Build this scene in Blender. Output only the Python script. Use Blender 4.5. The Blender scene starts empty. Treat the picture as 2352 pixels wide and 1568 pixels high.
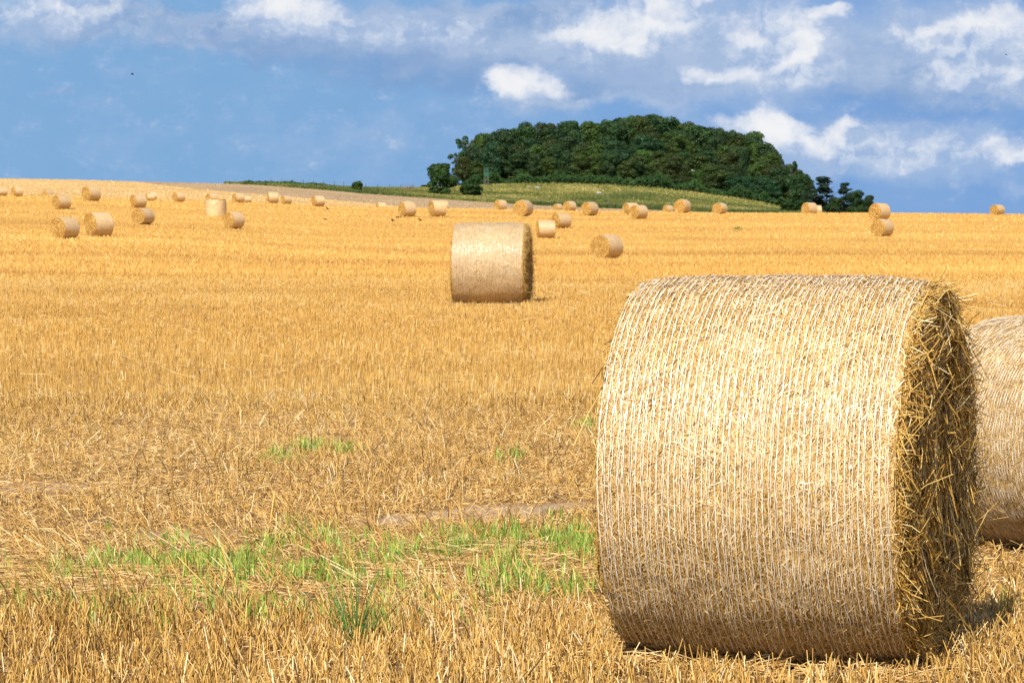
import bpy, math
import numpy as np

rng = np.random.default_rng(7)
SC = bpy.context.scene
COL = SC.collection
R_ = math.radians

# ------------------------------------------------------------------ camera numbers (measured on the photograph, 2352 units wide)
F, UC, VC, EYE, H = 7000.0, 1176.0, 784.0, 470.0, 1.8
KY = F / 3920.0                                        # distances below are written for a 60 mm lens and scaled to this longer one
PITCH = math.atan((VC - EYE) / F)
CP, SP = math.cos(PITCH), math.sin(PITCH)


def ray(u, v):
    """a = X/Y and s = dZ/dY of the sight line through a picture point"""
    u = np.asarray(u, float); v = np.asarray(v, float)
    x = (u - UC) / F; y = -(v - VC) / F
    fy = CP + y * SP; fz = -SP + y * CP
    return x / fy, fz / fy


def proj(P):
    X, Y, Z = P[..., 0], P[..., 1], P[..., 2] - H
    d = np.maximum(Y * CP - Z * SP, .05)
    up = Y * SP + Z * CP
    return UC + F * X / d, VC - F * up / d


# ------------------------------------------------------------------ scene graph helpers
def tag(o, label=None, cat=None, group=None, kind=None):
    if label: o['label'] = label
    if cat: o['category'] = cat
    if group: o['group'] = group
    if kind: o['kind'] = kind
    return o


def empty(name, loc=(0, 0, 0), rz=0.0, scale=1.0):
    o = bpy.data.objects.new(name, None)
    o.empty_display_size = .2
    COL.objects.link(o)
    o.location = loc; o.rotation_euler = (0, 0, rz)
    o.scale = (scale,) * 3 if not hasattr(scale, '__len__') else scale
    return o


def link(name, me, parent=None):
    o = bpy.data.objects.new(name, me)
    COL.objects.link(o)
    if parent is not None: o.parent = parent
    return o


def mesh(name, V, faces, mat, tone=None, smooth=False):
    """faces: array (n,4) or (n,3), or a list of such arrays"""
    if not isinstance(faces, list): faces = [faces]
    faces = [np.asarray(f, np.int32) for f in faces if len(f)]
    me = bpy.data.meshes.new(name)
    V = np.asarray(V, np.float32)
    me.vertices.add(len(V)); me.vertices.foreach_set('co', V.ravel())
    loops = np.concatenate([f.ravel() for f in faces])
    tot = np.concatenate([np.full(len(f), f.shape[1], np.int32) for f in faces])
    start = np.concatenate([[0], np.cumsum(tot)[:-1]]).astype(np.int32)
    me.loops.add(len(loops)); me.loops.foreach_set('vertex_index', loops)
    me.polygons.add(len(tot)); me.polygons.foreach_set('loop_start', start)
    if smooth: me.polygons.foreach_set('use_smooth', np.ones(len(tot), bool))
    me.update(calc_edges=True)
    if tone is not None:
        at = me.attributes.new('tone', 'FLOAT', 'POINT')
        at.data.foreach_set('value', np.asarray(tone, np.float32))
    me.materials.append(mat)
    return me


def join(parts):
    """[(V, F, tone)] with F quads -> one"""
    Vs, Fs, Ts, n = [], [], [], 0
    for V, Fq, T in parts:
        Vs.append(V); Fs.append(Fq + n); Ts.append(T); n += len(V)
    return np.concatenate(Vs), np.concatenate(Fs), np.concatenate(Ts)


def norm(v):
    return v / np.maximum(np.linalg.norm(v, axis=-1, keepdims=True), 1e-9)


def tubes(P, r, tone, sides=3):
    """P (N,K,3) polylines, r (N,K) radii -> open prisms"""
    N, K = P.shape[:2]
    T = np.gradient(P, axis=1); T = norm(T)
    ref = np.where(np.abs(T[..., 2:3]) > .8, np.array([1., 0, 0]), np.array([0, 0, 1.]))
    A = norm(np.cross(T, ref)); B = np.cross(T, A)
    ph = rng.uniform(0, 6.28, (N, 1, 1)) + np.arange(sides) * 2 * np.pi / sides
    V = P[:, :, None, :] + r[:, :, None, None] * (np.cos(ph)[..., None] * A[:, :, None, :] + np.sin(ph)[..., None] * B[:, :, None, :])
    base = (np.arange(N) * K * sides)[:, None, None]
    k = np.arange(K - 1)[None, :, None]; s = np.arange(sides)[None, None, :]; s2 = (s + 1) % sides
    Fq = np.stack([base + k * sides + s, base + k * sides + s2, base + (k + 1) * sides + s2, base + (k + 1) * sides + s], -1)
    return V.reshape(-1, 3), Fq.reshape(-1, 4), np.repeat(tone, K * sides)


def ribbons(P, W, tone):
    """P (N,K,3) centre lines, W (N,K,3) half-width vectors"""
    N, K = P.shape[:2]
    V = np.stack([P - W, P + W], 2)
    base = (np.arange(N) * K * 2)[:, None]; k = np.arange(K - 1)[None, :]
    i = base + 2 * k
    Fq = np.stack([i, i + 1, i + 3, i + 2], -1)
    return V.reshape(-1, 3), Fq.reshape(-1, 4), np.repeat(tone, K * 2)


def vnoise(x, y, seed=0):
    """smooth value noise in 0..1, vectorised"""
    xi = np.floor(x).astype(np.int64); yi = np.floor(y).astype(np.int64)
    fx = x - xi; fy = y - yi
    fx = fx * fx * (3 - 2 * fx); fy = fy * fy * (3 - 2 * fy)
    def hsh(a, b):
        h = (a * 374761393 + b * 668265263 + seed * 974634777) & 0x7fffffff
        h = ((h ^ (h >> 13)) * 1274126177) & 0x7fffffff
        return ((h ^ (h >> 16)) & 0xffff) / 65535.0
    return (hsh(xi, yi) * (1 - fx) + hsh(xi + 1, yi) * fx) * (1 - fy) + (hsh(xi, yi + 1) * (1 - fx) + hsh(xi + 1, yi + 1) * fx) * fy


def fbm(x, y, seed=0, o=3):
    s, a, t = 0, 1.0, 0
    for k in range(o):
        s = s + a * vnoise(x * 2 ** k, y * 2 ** k, seed + k); t += a; a *= .5
    return s / t


def sstep(a, b, x):
    t = np.clip((x - a) / (b - a), 0, 1)
    return t * t * (3 - 2 * t)


# ------------------------------------------------------------------ materials
class NT:
    def __init__(s, nt): s.nt = nt
    def n(s, typ, ins=None, **props):
        nd = s.nt.nodes.new(typ)
        for k, v in props.items(): setattr(nd, k, v)
        for k, v in (ins or {}).items(): s.set(nd, k, v)
        return nd
    def set(s, nd, k, v):
        sock = nd.inputs[k]
        if isinstance(v, bpy.types.NodeSocket): s.nt.links.new(v, sock)
        elif isinstance(v, bpy.types.Node): s.nt.links.new(v.outputs[0], sock)
        else: sock.default_value = v
    def math(s, op, a, b=0.0, c=0.0, clamp=False):
        return s.n('ShaderNodeMath', {0: a, 1: b, 2: c}, operation=op, use_clamp=clamp).outputs[0]
    def mix(s, f, a, b, blend='MIX'):
        return s.n('ShaderNodeMix', {0: f, 6: a, 7: b}, data_type='RGBA', blend_type=blend).outputs[2]
    def ramp(s, f, stops, interp='LINEAR'):
        nd = s.n('ShaderNodeValToRGB', {0: f}); cr = nd.color_ramp; cr.interpolation = interp
        while len(cr.elements) < len(stops): cr.elements.new(.5)
        for e, (p, c) in zip(cr.elements, stops):
            e.position = p; e.color = tuple(c) + (1,) if len(c) == 3 else c
        return nd.outputs[0]
    def noise(s, vec, scale, detail=3, rough=.55, **k):
        return s.n('ShaderNodeTexNoise', {'Vector': vec, 'Scale': scale, 'Detail': detail, 'Roughness': rough, **k}).outputs[0]
    def maprange(s, v, a, b, c=0., d=1., smooth=True):
        return s.n('ShaderNodeMapRange', {0: v, 1: a, 2: b, 3: c, 4: d}, interpolation_type='SMOOTHSTEP' if smooth else 'LINEAR').outputs[0]
    def scaled(s, vec, sc, rot=(0, 0, 0)):
        return s.n('ShaderNodeMapping', {'Vector': vec, 'Scale': sc, 'Rotation': rot}).outputs[0]


def material(name):
    m = bpy.data.materials.new(name); m.use_nodes = True
    nt = m.node_tree; nt.nodes.clear()
    t = NT(nt)
    out = t.n('ShaderNodeOutputMaterial')
    b = t.n('ShaderNodeBsdfPrincipled')
    nt.links.new(b.outputs[0], out.inputs[0])
    return m, t, b


def bump(t, b, h, strength=.5, dist=.02):
    t.set(b, 'Normal', t.n('ShaderNodeBump', {'Height': h, 'Strength': strength, 'Distance': dist}).outputs[0])


def tone_mat(name, stops, rough=.55, spec=.3, objvar=0.0, trans=0.0):
    m, t, b = material(name)
    tone = t.n('ShaderNodeAttribute', attribute_name='tone').outputs['Fac']
    col = t.ramp(tone, stops)
    if objvar:
        oi = t.n('ShaderNodeObjectInfo')
        col = t.mix(1.0, col, oi.outputs['Color'], 'MULTIPLY')
        val = t.maprange(oi.outputs['Random'], 0, 1, 1 - objvar, 1 + objvar, False)
        hs = t.n('ShaderNodeHueSaturation', {'Hue': t.maprange(oi.outputs['Random'], 0, 1, .485, .515, False), 'Value': val, 'Color': col})
        col = hs.outputs[0]
    t.set(b, 'Base Color', col); t.set(b, 'Roughness', rough); t.set(b, 'Specular IOR Level', spec)
    if trans:
        tr = t.n('ShaderNodeBsdfTranslucent', {'Color': col})
        mx = t.n('ShaderNodeMixShader', {0: trans, 1: b, 2: tr})
        out = [n for n in m.node_tree.nodes if n.type == 'OUTPUT_MATERIAL'][0]
        t.nt.links.new(mx.outputs[0], out.inputs[0])
    return m


STRAW = [(0, (.16, .085, .022)), (.2, (.40, .23, .065)), (.55, (.66, .40, .12)), (.85, (.80, .57, .24)), (1, (.88, .74, .48))]
M_stubble = tone_mat('stubble_straw', [(0, (.11, .055, .014)), (.2, (.33, .165, .036)), (.55, (.59, .34, .078)), (.85, (.72, .46, .14)), (1, (.82, .65, .36))], .5, .35)
M_litter = tone_mat('lying_straw', [(0, (.13, .07, .025)), (.3, (.36, .195, .06)), (.6, (.60, .35, .105)), (1, (.82, .62, .31))], .5, .35)
M_green = tone_mat('young_shoots', [(0, (.07, .16, .025)), (.5, (.27, .37, .045)), (1, (.50, .55, .12))], .45, .4, trans=.25)
M_tuft = tone_mat('tuft_blades', [(0, (.03, .10, .015)), (.5, (.075, .20, .03)), (1, (.20, .36, .08))], .5, .2, trans=.2)
M_chip = tone_mat('baled_straw', [(0, (.07, .035, .008)), (.2, (.31, .165, .036)), (.55, (.60, .375, .120)), (.85, (.75, .535, .25)), (1, (.82, .67, .42))], .38, .5)
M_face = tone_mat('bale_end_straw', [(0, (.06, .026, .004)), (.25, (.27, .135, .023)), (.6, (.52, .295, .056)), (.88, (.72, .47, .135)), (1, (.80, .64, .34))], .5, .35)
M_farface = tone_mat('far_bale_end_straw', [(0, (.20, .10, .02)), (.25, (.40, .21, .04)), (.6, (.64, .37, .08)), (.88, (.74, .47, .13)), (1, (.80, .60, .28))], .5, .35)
M_bark = tone_mat('bark', [(0, (.05, .04, .03)), (1, (.12, .10, .075))], .8, .2)
LEAF = [(0, (.009, .020, .006)), (.4, (.021, .045, .012)), (.75, (.038, .072, .017)), (1, (.062, .102, .026))]
M_leaf = tone_mat('broadleaf_foliage', LEAF, .55, .2, .22, .25)
M_pine = tone_mat('pine_needles', [(0, (.007, .016, .010)), (.5, (.014, .031, .018)), (1, (.032, .053, .032))], .6, .2, .12)
M_bush = tone_mat('bush_foliage', [(0, (.012, .027, .008)), (.5, (.030, .055, .013)), (1, (.072, .105, .028))], .6, .1, .1)
M_grass = tone_mat('meadow_grass', [(0, (.045, .065, .014)), (.4, (.125, .132, .028)), (.75, (.25, .21, .055)), (1, (.40, .32, .11))], .6, .2)


def mat_net():
    m, t, b = material('net_plastic')
    g = t.n('ShaderNodeTexCoord')
    nz = t.noise(g.outputs['Object'], 40, 2)
    t.set(b, 'Base Color', t.ramp(nz, [(.3, (.62, .53, .41)), (.7, (.84, .77, .65))]))
    t.set(b, 'Roughness', .25); t.set(b, 'Specular IOR Level', .8)
    return m


M_net = mat_net()


def mat_body():
    """compressed straw under the net: short fibres laid in all directions"""
    m, t, b = material('bale_straw_mat')
    co = t.n('ShaderNodeTexCoord').outputs['Object']
    # unroll the cylinder: angle * radius, axis
    sx = t.n('ShaderNodeSeparateXYZ', {0: co})
    z = t.math('SUBTRACT', sx.outputs[2], .76)
    ang = t.math('ARCTAN2', z, sx.outputs[1])
    uv = t.n('ShaderNodeCombineXYZ', {0: sx.outputs[0], 1: t.math('MULTIPLY', ang, .76), 2: 0.0}).outputs[0]
    warp = t.n('ShaderNodeTexNoise', {'Vector': uv, 'Scale': 5.0, 'Detail': 2.0}).outputs[1]
    wv = t.n('ShaderNodeVectorMath', {0: uv, 1: t.n('ShaderNodeVectorMath', {0: warp, 3: .10}, operation='SCALE').outputs[0]}, operation='ADD').outputs[0]
    n1 = t.noise(t.scaled(wv, (190, 28, 1)), 1, 3)
    n2 = t.noise(t.scaled(wv, (150, 24, 1), (0, 0, .8)), 1, 3)
    n3 = t.noise(t.scaled(wv, (150, 24, 1), (0, 0, -.8)), 1, 3)
    n4 = t.noise(t.scaled(wv, (26, 170, 1)), 1, 3)
    h = t.math('MAXIMUM', t.math('MAXIMUM', n1, n2), t.math('MAXIMUM', n3, n4))
    big = t.noise(uv, 3.5, 3)
    f = t.math('ADD', t.math('MULTIPLY', h, 1.35), t.math('MULTIPLY', t.math('SUBTRACT', big, .5), .35))
    t.set(b, 'Base Color', t.ramp(f, [(.58, (.08, .04, .010)), (.76, (.36, .20, .05)), (.92, (.58, .36, .115)), (1, (.72, .51, .23))]))
    t.set(b, 'Roughness', .5); t.set(b, 'Specular IOR Level', .35)
    bump(t, b, h, .9, .012)
    return m


M_body = mat_body()


def mat_far_net():
    """net-wrapped side of a bale seen from far off: pale, faintly ringed, weathered"""
    m, t, b = material('net_wrapped_straw')
    co = t.n('ShaderNodeTexCoord').outputs['Object']
    sx = t.n('ShaderNodeSeparateXYZ', {0: co})
    rings = t.math('SINE', t.math('MULTIPLY', sx.outputs[0], 165))
    nz = t.noise(co, 9, 5, .7)
    fib = t.noise(t.scaled(co, (60, 14, 14)), 1, 3)
    oi = t.n('ShaderNodeObjectInfo')
    f = t.math('ADD', t.math('ADD', t.math('MULTIPLY', nz, .6), t.math('MULTIPLY', fib, .4)), t.math('MULTIPLY', rings, .07))
    col = t.ramp(f, [(.32, (.30, .18, .075)), (.5, (.50, .33, .155)), (.68, (.66, .48, .27))])
    col = t.n('ShaderNodeHueSaturation', {'Value': t.maprange(oi.outputs['Random'], 0, 1, .9, 1.1, False), 'Color': col}).outputs[0]
    t.set(b, 'Base Color', col); t.set(b, 'Roughness', .42); t.set(b, 'Specular IOR Level', .5)
    bump(t, b, f, .8, .03)
    return m


M_farnet = mat_far_net()


def ground_mat(name, kind):
    m, t, b = material(name)
    P = t.n('ShaderNodeNewGeometry').outputs['Position']
    sy = t.n('ShaderNodeSeparateXYZ', {0: P})
    if kind == 'field':
        fine = t.noise(t.scaled(P, (3.2, 1.2 / KY, 1)), 1, 6, .7)
        band = t.noise(t.scaled(P, (.012, .11 / KY, 1)), 1, 4, .55)
        mid = t.noise(t.scaled(P, (.10, .30 / KY, 1)), 1, 4, .6)
        f = t.math('ADD', t.math('ADD', t.math('MULTIPLY', fine, .35), t.math('MULTIPLY', band, .40)), t.math('MULTIPLY', mid, .25))
        far = t.ramp(f, [(.33, (.34, .165, .032)), (.45, (.475, .245, .050)), (.56, (.545, .295, .064)), (.70, (.61, .36, .095))])
        # soil with chaff close by
        s1 = t.noise(P, 2.2, 6, .65); s2 = t.noise(t.scaled(P, (34, 150, 1), (0, 0, .15)), 1, 3); s3 = t.noise(t.scaled(P, (120, 50, 1), (0, 0, .5)), 1, 3)
        soil = t.ramp(s1, [(.35, (.07, .04, .02)), (.55, (.18, .11, .055)), (.72, (.34, .22, .12))])
        chaff = t.ramp(t.math('MAXIMUM', s2, s3), [(.5, (.14, .075, .025)), (.62, (.42, .24, .075)), (.75, (.62, .41, .16))])
        cmask = t.maprange(t.math('ADD', t.math('MULTIPLY', t.noise(P, 3.1, 4), .7), t.math('MULTIPLY', t.math('MAXIMUM', s2, s3), .5)), .52, .64)
        # trodden bare earth patches
        near = t.mix(cmask, soil, chaff)
        bare = t.n('ShaderNodeAttribute', attribute_name='tone').outputs['Fac']
        near = t.mix(bare, near, t.ramp(s1, [(.3, (.34, .22, .125)), (.7, (.50, .345, .205))]))
        k = t.maprange(sy.outputs[1], 10 * KY, 26 * KY)
        t.set(b, 'Base Color', t.mix(k, near, far))
        bump(t, b, t.math('ADD', t.math('MULTIPLY', s1, 2.0), s2), .6, .03)
    elif kind == 'pale':
        f = t.math('ADD', t.math('MULTIPLY', t.noise(t.scaled(P, (.03, .12 / KY, 1)), 1, 4), .6), t.math('MULTIPLY', t.noise(t.scaled(P, (1.5, .8, 1)), 1, 5, .7), .4))
        t.set(b, 'Base Color', t.ramp(f, [(.35, (.40, .225, .07)), (.5, (.52, .31, .10)), (.65, (.58, .38, .155))]))
    elif kind == 'bare':
        f = t.math('ADD', t.math('MULTIPLY', t.noise(t.scaled(P, (.03, .16 / KY, 1)), 1, 4), .5), t.math('MULTIPLY', t.noise(t.scaled(P, (1.3, .7, 1)), 1, 6, .75), .5))
        t.set(b, 'Base Color', t.ramp(f, [(.35, (.23, .145, .068)), (.5, (.35, .23, .115)), (.65, (.45, .31, .165))]))
    else:
        f = t.math('ADD', t.math('MULTIPLY', t.noise(t.scaled(P, (.05, .08 / KY, 1)), 1, 5, .6), .65), t.math('MULTIPLY', t.noise(t.scaled(P, (.9, .5, 1)), 1, 5, .7), .35))
        t.set(b, 'Base Color', t.ramp(f, [(.35, (.05, .072, .016)), (.47, (.11, .118, .026)), (.56, (.20, .175, .046)), (.66, (.33, .26, .085))]))
    t.set(b, 'Roughness', .85); t.set(b, 'Specular IOR Level', .15)
    return m


# ------------------------------------------------------------------ terrain: a swell in the field, a crest, a fallow strip, a wooded hill
YK = np.array([60, 97, 120, 140, 155, 170, 190, 210, 230, 300, 360, 400, 430, 520, 650, 1500, 4000.]) * KY
TERR = {
    -500: [603, 546, 522, 495, 476, 465, 457, 451, 446, 426, 412, 404, 410, 430, 455, 520, 530],
    -100: [603, 546, 522, 495, 476, 465, 458, 453, 448, 430, 417, 409, 415, 435, 460, 520, 530],
    150: [605, 548, 526, 500, 478, 466, 460, 456, 452.5, 434, 420, 413, 419, 438, 460, 520, 530],
    330: [608, 553, 530, 508, 490, 477, 470, 465, 461, 441, 425, 418, 423, 440, 462, 520, 530],
    530: [612, 565, 540, 515, 498, 482, 473, 467, 462.5, 444, 428, 422.5, 427, 442, 465, 520, 530],
    730: [616, 580, 553, 526, 506, 495, 485, 479, 474, 457, 436, 428, 431, 445, 468, 520, 530],
    1000: [620, 590, 556, 530, 512, 497, 489, 482, 478.5, 472, 457, 442, 432.5, 440, 468, 520, 530],
    1200: [622, 592, 558, 532, 514, 500, 492, 486, 482, 477, 468, 446, 420, 374, 440, 520, 530],
    1450: [624, 593, 560, 535, 517, 503, 495, 490, 486, 483, 480, 458, 426, 355, 430, 520, 530],
    1700: [624, 592, 560, 536, 519, 504, 496, 492.5, 489.5, 489.5, 486.5, 474, 455, 402, 460, 520, 530],
    1850: [624, 591, 560, 536, 519, 504, 496, 493, 489.8, 491.5, 491.5, 489, 484, 470, 480, 520, 530],
    2000: [624, 591, 560, 536, 519, 505, 497, 493, 490, 496, 500, 504, 506, 512, 516, 525, 532],
    2352: [624, 592, 562, 538, 521, 507, 500, 496, 493, 500, 506, 510, 513, 518, 522, 528, 534],
    2900: [625, 593, 563, 541, 525, 511, 505, 502, 499, 506, 511, 514, 517, 521, 525, 530, 535],
}


def pchip(x, y, xq):
    h = np.diff(x); d = np.diff(y, axis=0) / h[:, None]
    m = np.zeros_like(y)
    w1 = 2 * h[1:] + h[:-1]; w2 = h[1:] + 2 * h[:-1]
    ok = d[1:] * d[:-1] > 0
    with np.errstate(divide='ignore', invalid='ignore'):
        hm = (w1 + w2)[:, None] / (w1[:, None] / d[:-1] + w2[:, None] / d[1:])
    m[1:-1] = np.where(ok, hm, 0); m[0] = d[0]; m[-1] = d[-1]
    i = np.clip(np.searchsorted(x, xq) - 1, 0, len(x) - 2)
    t = ((xq - x[i]) / h[i])[:, None]; hh = h[i][:, None]
    return (1 + 2 * t) * (1 - t) ** 2 * y[i] + t * (1 - t) ** 2 * hh * m[i] + t * t * (3 - 2 * t) * y[i + 1] + t * t * (t - 1) * hh * m[i + 1]


YG = np.concatenate([np.arange(0, 60, 2.), np.arange(60, 320, 2.5), np.arange(320, 700, 5.), np.geomspace(700, 4000, 30)]) * KY
cols, acol = [], []
for u, vs in TERR.items():
    z = [H + ray(u, v)[1] * y for v, y in zip(vs, YK)]
    cols.append([0, 0, 0, 0] + z); acol.append(float(ray(u, 470)[0]))
ZC = np.array(cols).T                                  # (K, ncol)
yk = np.concatenate([np.array([0, 10, 22, 32.]) * KY, YK])
# the hollow behind the crest, out of sight
hol = np.array([0, 0, 0, 0] + [0] * len(YK), float)
ZY = pchip(yk, ZC, YG)
AM = .62 / KY
AG = np.linspace(-AM, AM, 311)
ZT = pchip(np.array(acol), ZY.T, np.clip(AG, acol[0], acol[-1])).T        # (Y, A)
for _ in range(3):
    Zp = np.pad(ZT, ((1, 1), (3, 3)), 'edge')
    ZT = (Zp[1:-1, :-6] + Zp[1:-1, 1:-5] + Zp[1:-1, 2:-4] + Zp[1:-1, 3:-3] + Zp[1:-1, 4:-2] + Zp[1:-1, 5:-1] + Zp[1:-1, 6:]) / 7
um = UC + F * AG                                       # rough picture column of each grid column
hollow = np.exp(-((YG[:, None] - 262 * KY) / (16 * KY)) ** 2) * (.75 * sstep(640, 900, um) * (1 - .4 * sstep(1850, 2000, um)) + .12 * sstep(430, 640, um))[None, :]
ZT = ZT - hollow


def terr(X, Y):
    X = np.asarray(X, float); Y = np.asarray(Y, float)
    a = np.clip(X / np.maximum(Y, 6.), -AM * .9999, AM * .9999)
    fy = np.interp(np.clip(Y, 0, YG[-1] - 1), YG, np.arange(len(YG))); fa = (a + AM) / (2 * AM) * 310
    i = np.clip(fy.astype(int), 0, len(YG) - 2); j = np.clip(fa.astype(int), 0, 309)
    ty = fy - i; ta = fa - j
    return (ZT[i, j] * (1 - ta) + ZT[i, j + 1] * ta) * (1 - ty) + (ZT[i + 1, j] * (1 - ta) + ZT[i + 1, j + 1] * ta) * ty


def hit(u, v, y0=4., y1=430.):
    """where the sight line first meets the ground"""
    a, s = ray(u, v); Y = np.linspace(y0 * KY, y1 * KY, 12000)
    d = (H + s * Y) - terr(a * Y, Y)
    k = np.argmax(d < 0) if (d < 0).any() else len(Y) - 1
    return float(a * Y[k]), float(Y[k])


def ucol(X, Y):
    return UC + F * X / np.maximum(Y, 1)


# zone borders along the picture columns
def line(pts): 
    p = np.array(pts, float); return lambda u: np.interp(u, p[:, 0], p[:, 1]) * KY


Y_crest = line([(-900, 232), (3300, 232)])
Y_pale = line([(-900, 410), (280, 405), (330, 380), (420, 340), (530, 310), (650, 300), (730, 298), (830, 292), (900, 283), (1000, 270), (1200, 262), (3300, 258)])
Y_bare = line([(-900, 411), (280, 408), (330, 402), (420, 404), (490, 398), (530, 390), (640, 373), (740, 362), (820, 356), (1000, 362), (1200, 352), (1400, 345), (1560, 318), (1640, 270), (3300, 262)])
Y_grass = line([(-900, 640), (3300, 640)])


def bare_mask(X, Y):
    P = np.stack([X, Y, np.zeros_like(X)], -1); u, v = proj(P); Y = Y / KY
    n = fbm(X * 1.6, Y * 1.6, 5) - .5
    c = 1205 - (u - 790) * .075
    m1 = sstep(1.1, .35, np.abs(v - c) / (9 + 13 * fbm(X * .9, Y * .4, 8)) + n * 2.2 + (fbm(X * 7, Y * 7, 6) - .5) * 1.8) * sstep(740, 900, u) * sstep(1500, 1390, u)
    m2 = .75 * sstep(1.2, .5, np.hypot((u - 430) / 130, (v - 1228) / 17) + n)
    m3 = .7 * sstep(1.2, .4, np.hypot((u - 90) / 150, (v - 1120) / 18) + n)
    m4 = .6 * sstep(1.2, .4, np.hypot((u - 900) / 260, (v - 1010) / 10) + n)
    return np.clip(m1 + m2 + m3 + m4, 0, 1)


A_fine = np.concatenate([np.linspace(-3, -.62, 9)[:-1], np.linspace(-.62, -.36, 14)[:-1], np.linspace(-.36, .36, 181), np.linspace(.36, .62, 14)[1:], np.linspace(.62, 3, 9)[1:]]) / KY


def strip(name, f0, f1, n, mat, power=1.0, masked=False):
    """sheet of ground between two borders, running across the view"""
    u = ucol(A_fine, 1.0)
    y0 = f0(u); y1 = f1(u)
    tt = np.linspace(0, 1, n) ** power
    Y = y0[None, :] + (y1 - y0)[None, :] * tt[:, None]
    X = A_fine[None, :] * Y
    Z = terr(X, Y)
    V = np.stack([X, Y, Z], -1).reshape(-1, 3)
    r, c = Y.shape
    i = (np.arange(r - 1)[:, None] * c + np.arange(c - 1)[None, :]).ravel()
    Fq = np.stack([i, i + 1, i + 1 + c, i + c], -1)
    tone = bare_mask(X.ravel(), Y.ravel()) * (Y.ravel() < 30 * KY) if masked else np.zeros(len(V))
    return V, Fq, tone


M_field = ground_mat('stubble_field_ground', 'field')
# near piece: a plain grid in front of, beside and behind the camera, stitched to the fan at Y = 20
gx = np.concatenate([[-60, -30, -18, -12, -9], np.arange(-7, 7.01, .14), [9, 12, 18, 30, 60]])
gy = np.concatenate([[-60, -20, -6, 0, 3], np.concatenate([np.arange(4, 14.01, .1), np.arange(14.5, 20.01, .5)]) * KY])
GX, GY = np.meshgrid(gx, gy)
bm_near = bare_mask(GX.ravel(), np.maximum(GY.ravel(), 3)) * (GY.ravel() > 4)
lump = (fbm(GX * 3, GY * 3, 11) - .5) * .035 * sstep(20 * KY, 16 * KY, GY) * sstep(3, 6, GY)
Vn = np.stack([GX.ravel(), GY.ravel(), lump.ravel()], -1)
c = len(gx); i = (np.arange(len(gy) - 1)[:, None] * c + np.arange(c - 1)[None, :]).ravel()
Fn = np.stack([i, i + 1, i + 1 + c, i + c], -1)
Vf, Ff, Tf = strip('f', lambda u: np.full_like(u, 20. * KY), Y_crest, 150, M_field, 1.25)
V, Fq, T = join([(Vn, Fn, bm_near), (Vf, Ff, Tf)])
tag(link('stubble_field', mesh('stubble_field', V, Fq, M_field, T, True)), 'golden stubble field rolling away to a crest', kind='structure')
Vp, Fp, Tp = strip('p', Y_crest, Y_pale, 40, None)
tag(link('pale_field', mesh('pale_field', Vp, Fp, ground_mat('pale_stubble', 'pale'), Tp, True)), 'paler stubble beyond the crest of the field', kind='structure')
Vb, Fb, Tb = strip('b', Y_pale, Y_bare, 24, None)
tag(link('bare_field', mesh('bare_field', Vb, Fb, ground_mat('bare_earth', 'bare'), Tb, True)), 'grey brown bare strip of field below the grass bank', kind='structure')
Vg, Fg, Tg = strip('g', Y_bare, Y_grass, 60, None)
Vh, Fh, Th = strip('h', Y_grass, lambda u: np.full_like(u, 3900. * KY), 24, None, 1.6)
V, Fq, T = join([(Vg, Fg, Tg), (Vh, Fh, Th)])
tag(link('grass_hill', mesh('grass_hill', V, Fq, ground_mat('rough_meadow', 'grass'), T, True)), 'rough grassy hill below the wood', kind='structure')


# ------------------------------------------------------------------ stubble, litter and shoots
def fan_points(n, y0, y1, half=.345, margin=1.2, p=1.0):
    y0, y1, half = y0 * KY, y1 * KY, half / KY
    """random ground points in the wedge the camera looks down (a little wider); p=1 uniform per area, p=0 uniform per distance"""
    t = rng.random(n)
    Y = np.sqrt(y0 ** 2 + (y1 ** 2 - y0 ** 2) * t) if p == 1 else y0 * (y1 / y0) ** t
    X = rng.uniform(-1, 1, n) * (half * Y + margin)
    return X, Y


# footprints of the three close bales: nothing stands up through them
FOOT = [(1.108, 12.079, -.3324, .58, .62), (-.373, 54.56, -.095, .66, 1.6), (2.89, 15.9, -1.0, .46, .45)]


def clear(X, Y):
    ok = np.ones(len(X), bool)
    for cx, cy, rz, hl, hw in FOOT:
        dx, dy = X - cx, Y - cy
        lx = dx * math.cos(rz) + dy * math.sin(rz); ly = -dx * math.sin(rz) + dy * math.cos(rz)
        ok &= ~((np.abs(lx) < hl) & (np.abs(ly) < hw))
    return ok


def pic(X, Y):
    return proj(np.stack([X, Y, terr(X, Y)], -1))


def stand_map(X, Y):
    """how upright and dense the stubble is: 1 standing, 0 flattened"""
    u, v = pic(X, Y)
    n = fbm(X * .55, Y * .55 / KY, 21) - .5
    n2 = fbm(X * 2.2, Y * 2.2 / KY, 22) - .5
    a = sstep(985, 915, v + 70 * n + 40 * n2)
    d = sstep(1395, 1470, v + 90 * n + 50 * n2 + 25 * sstep(1000, 700, u))
    side = sstep(2230, 2300, u) * sstep(1250, 1300, v)
    return np.clip(a + d + .55 * side, 0, 1)


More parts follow.
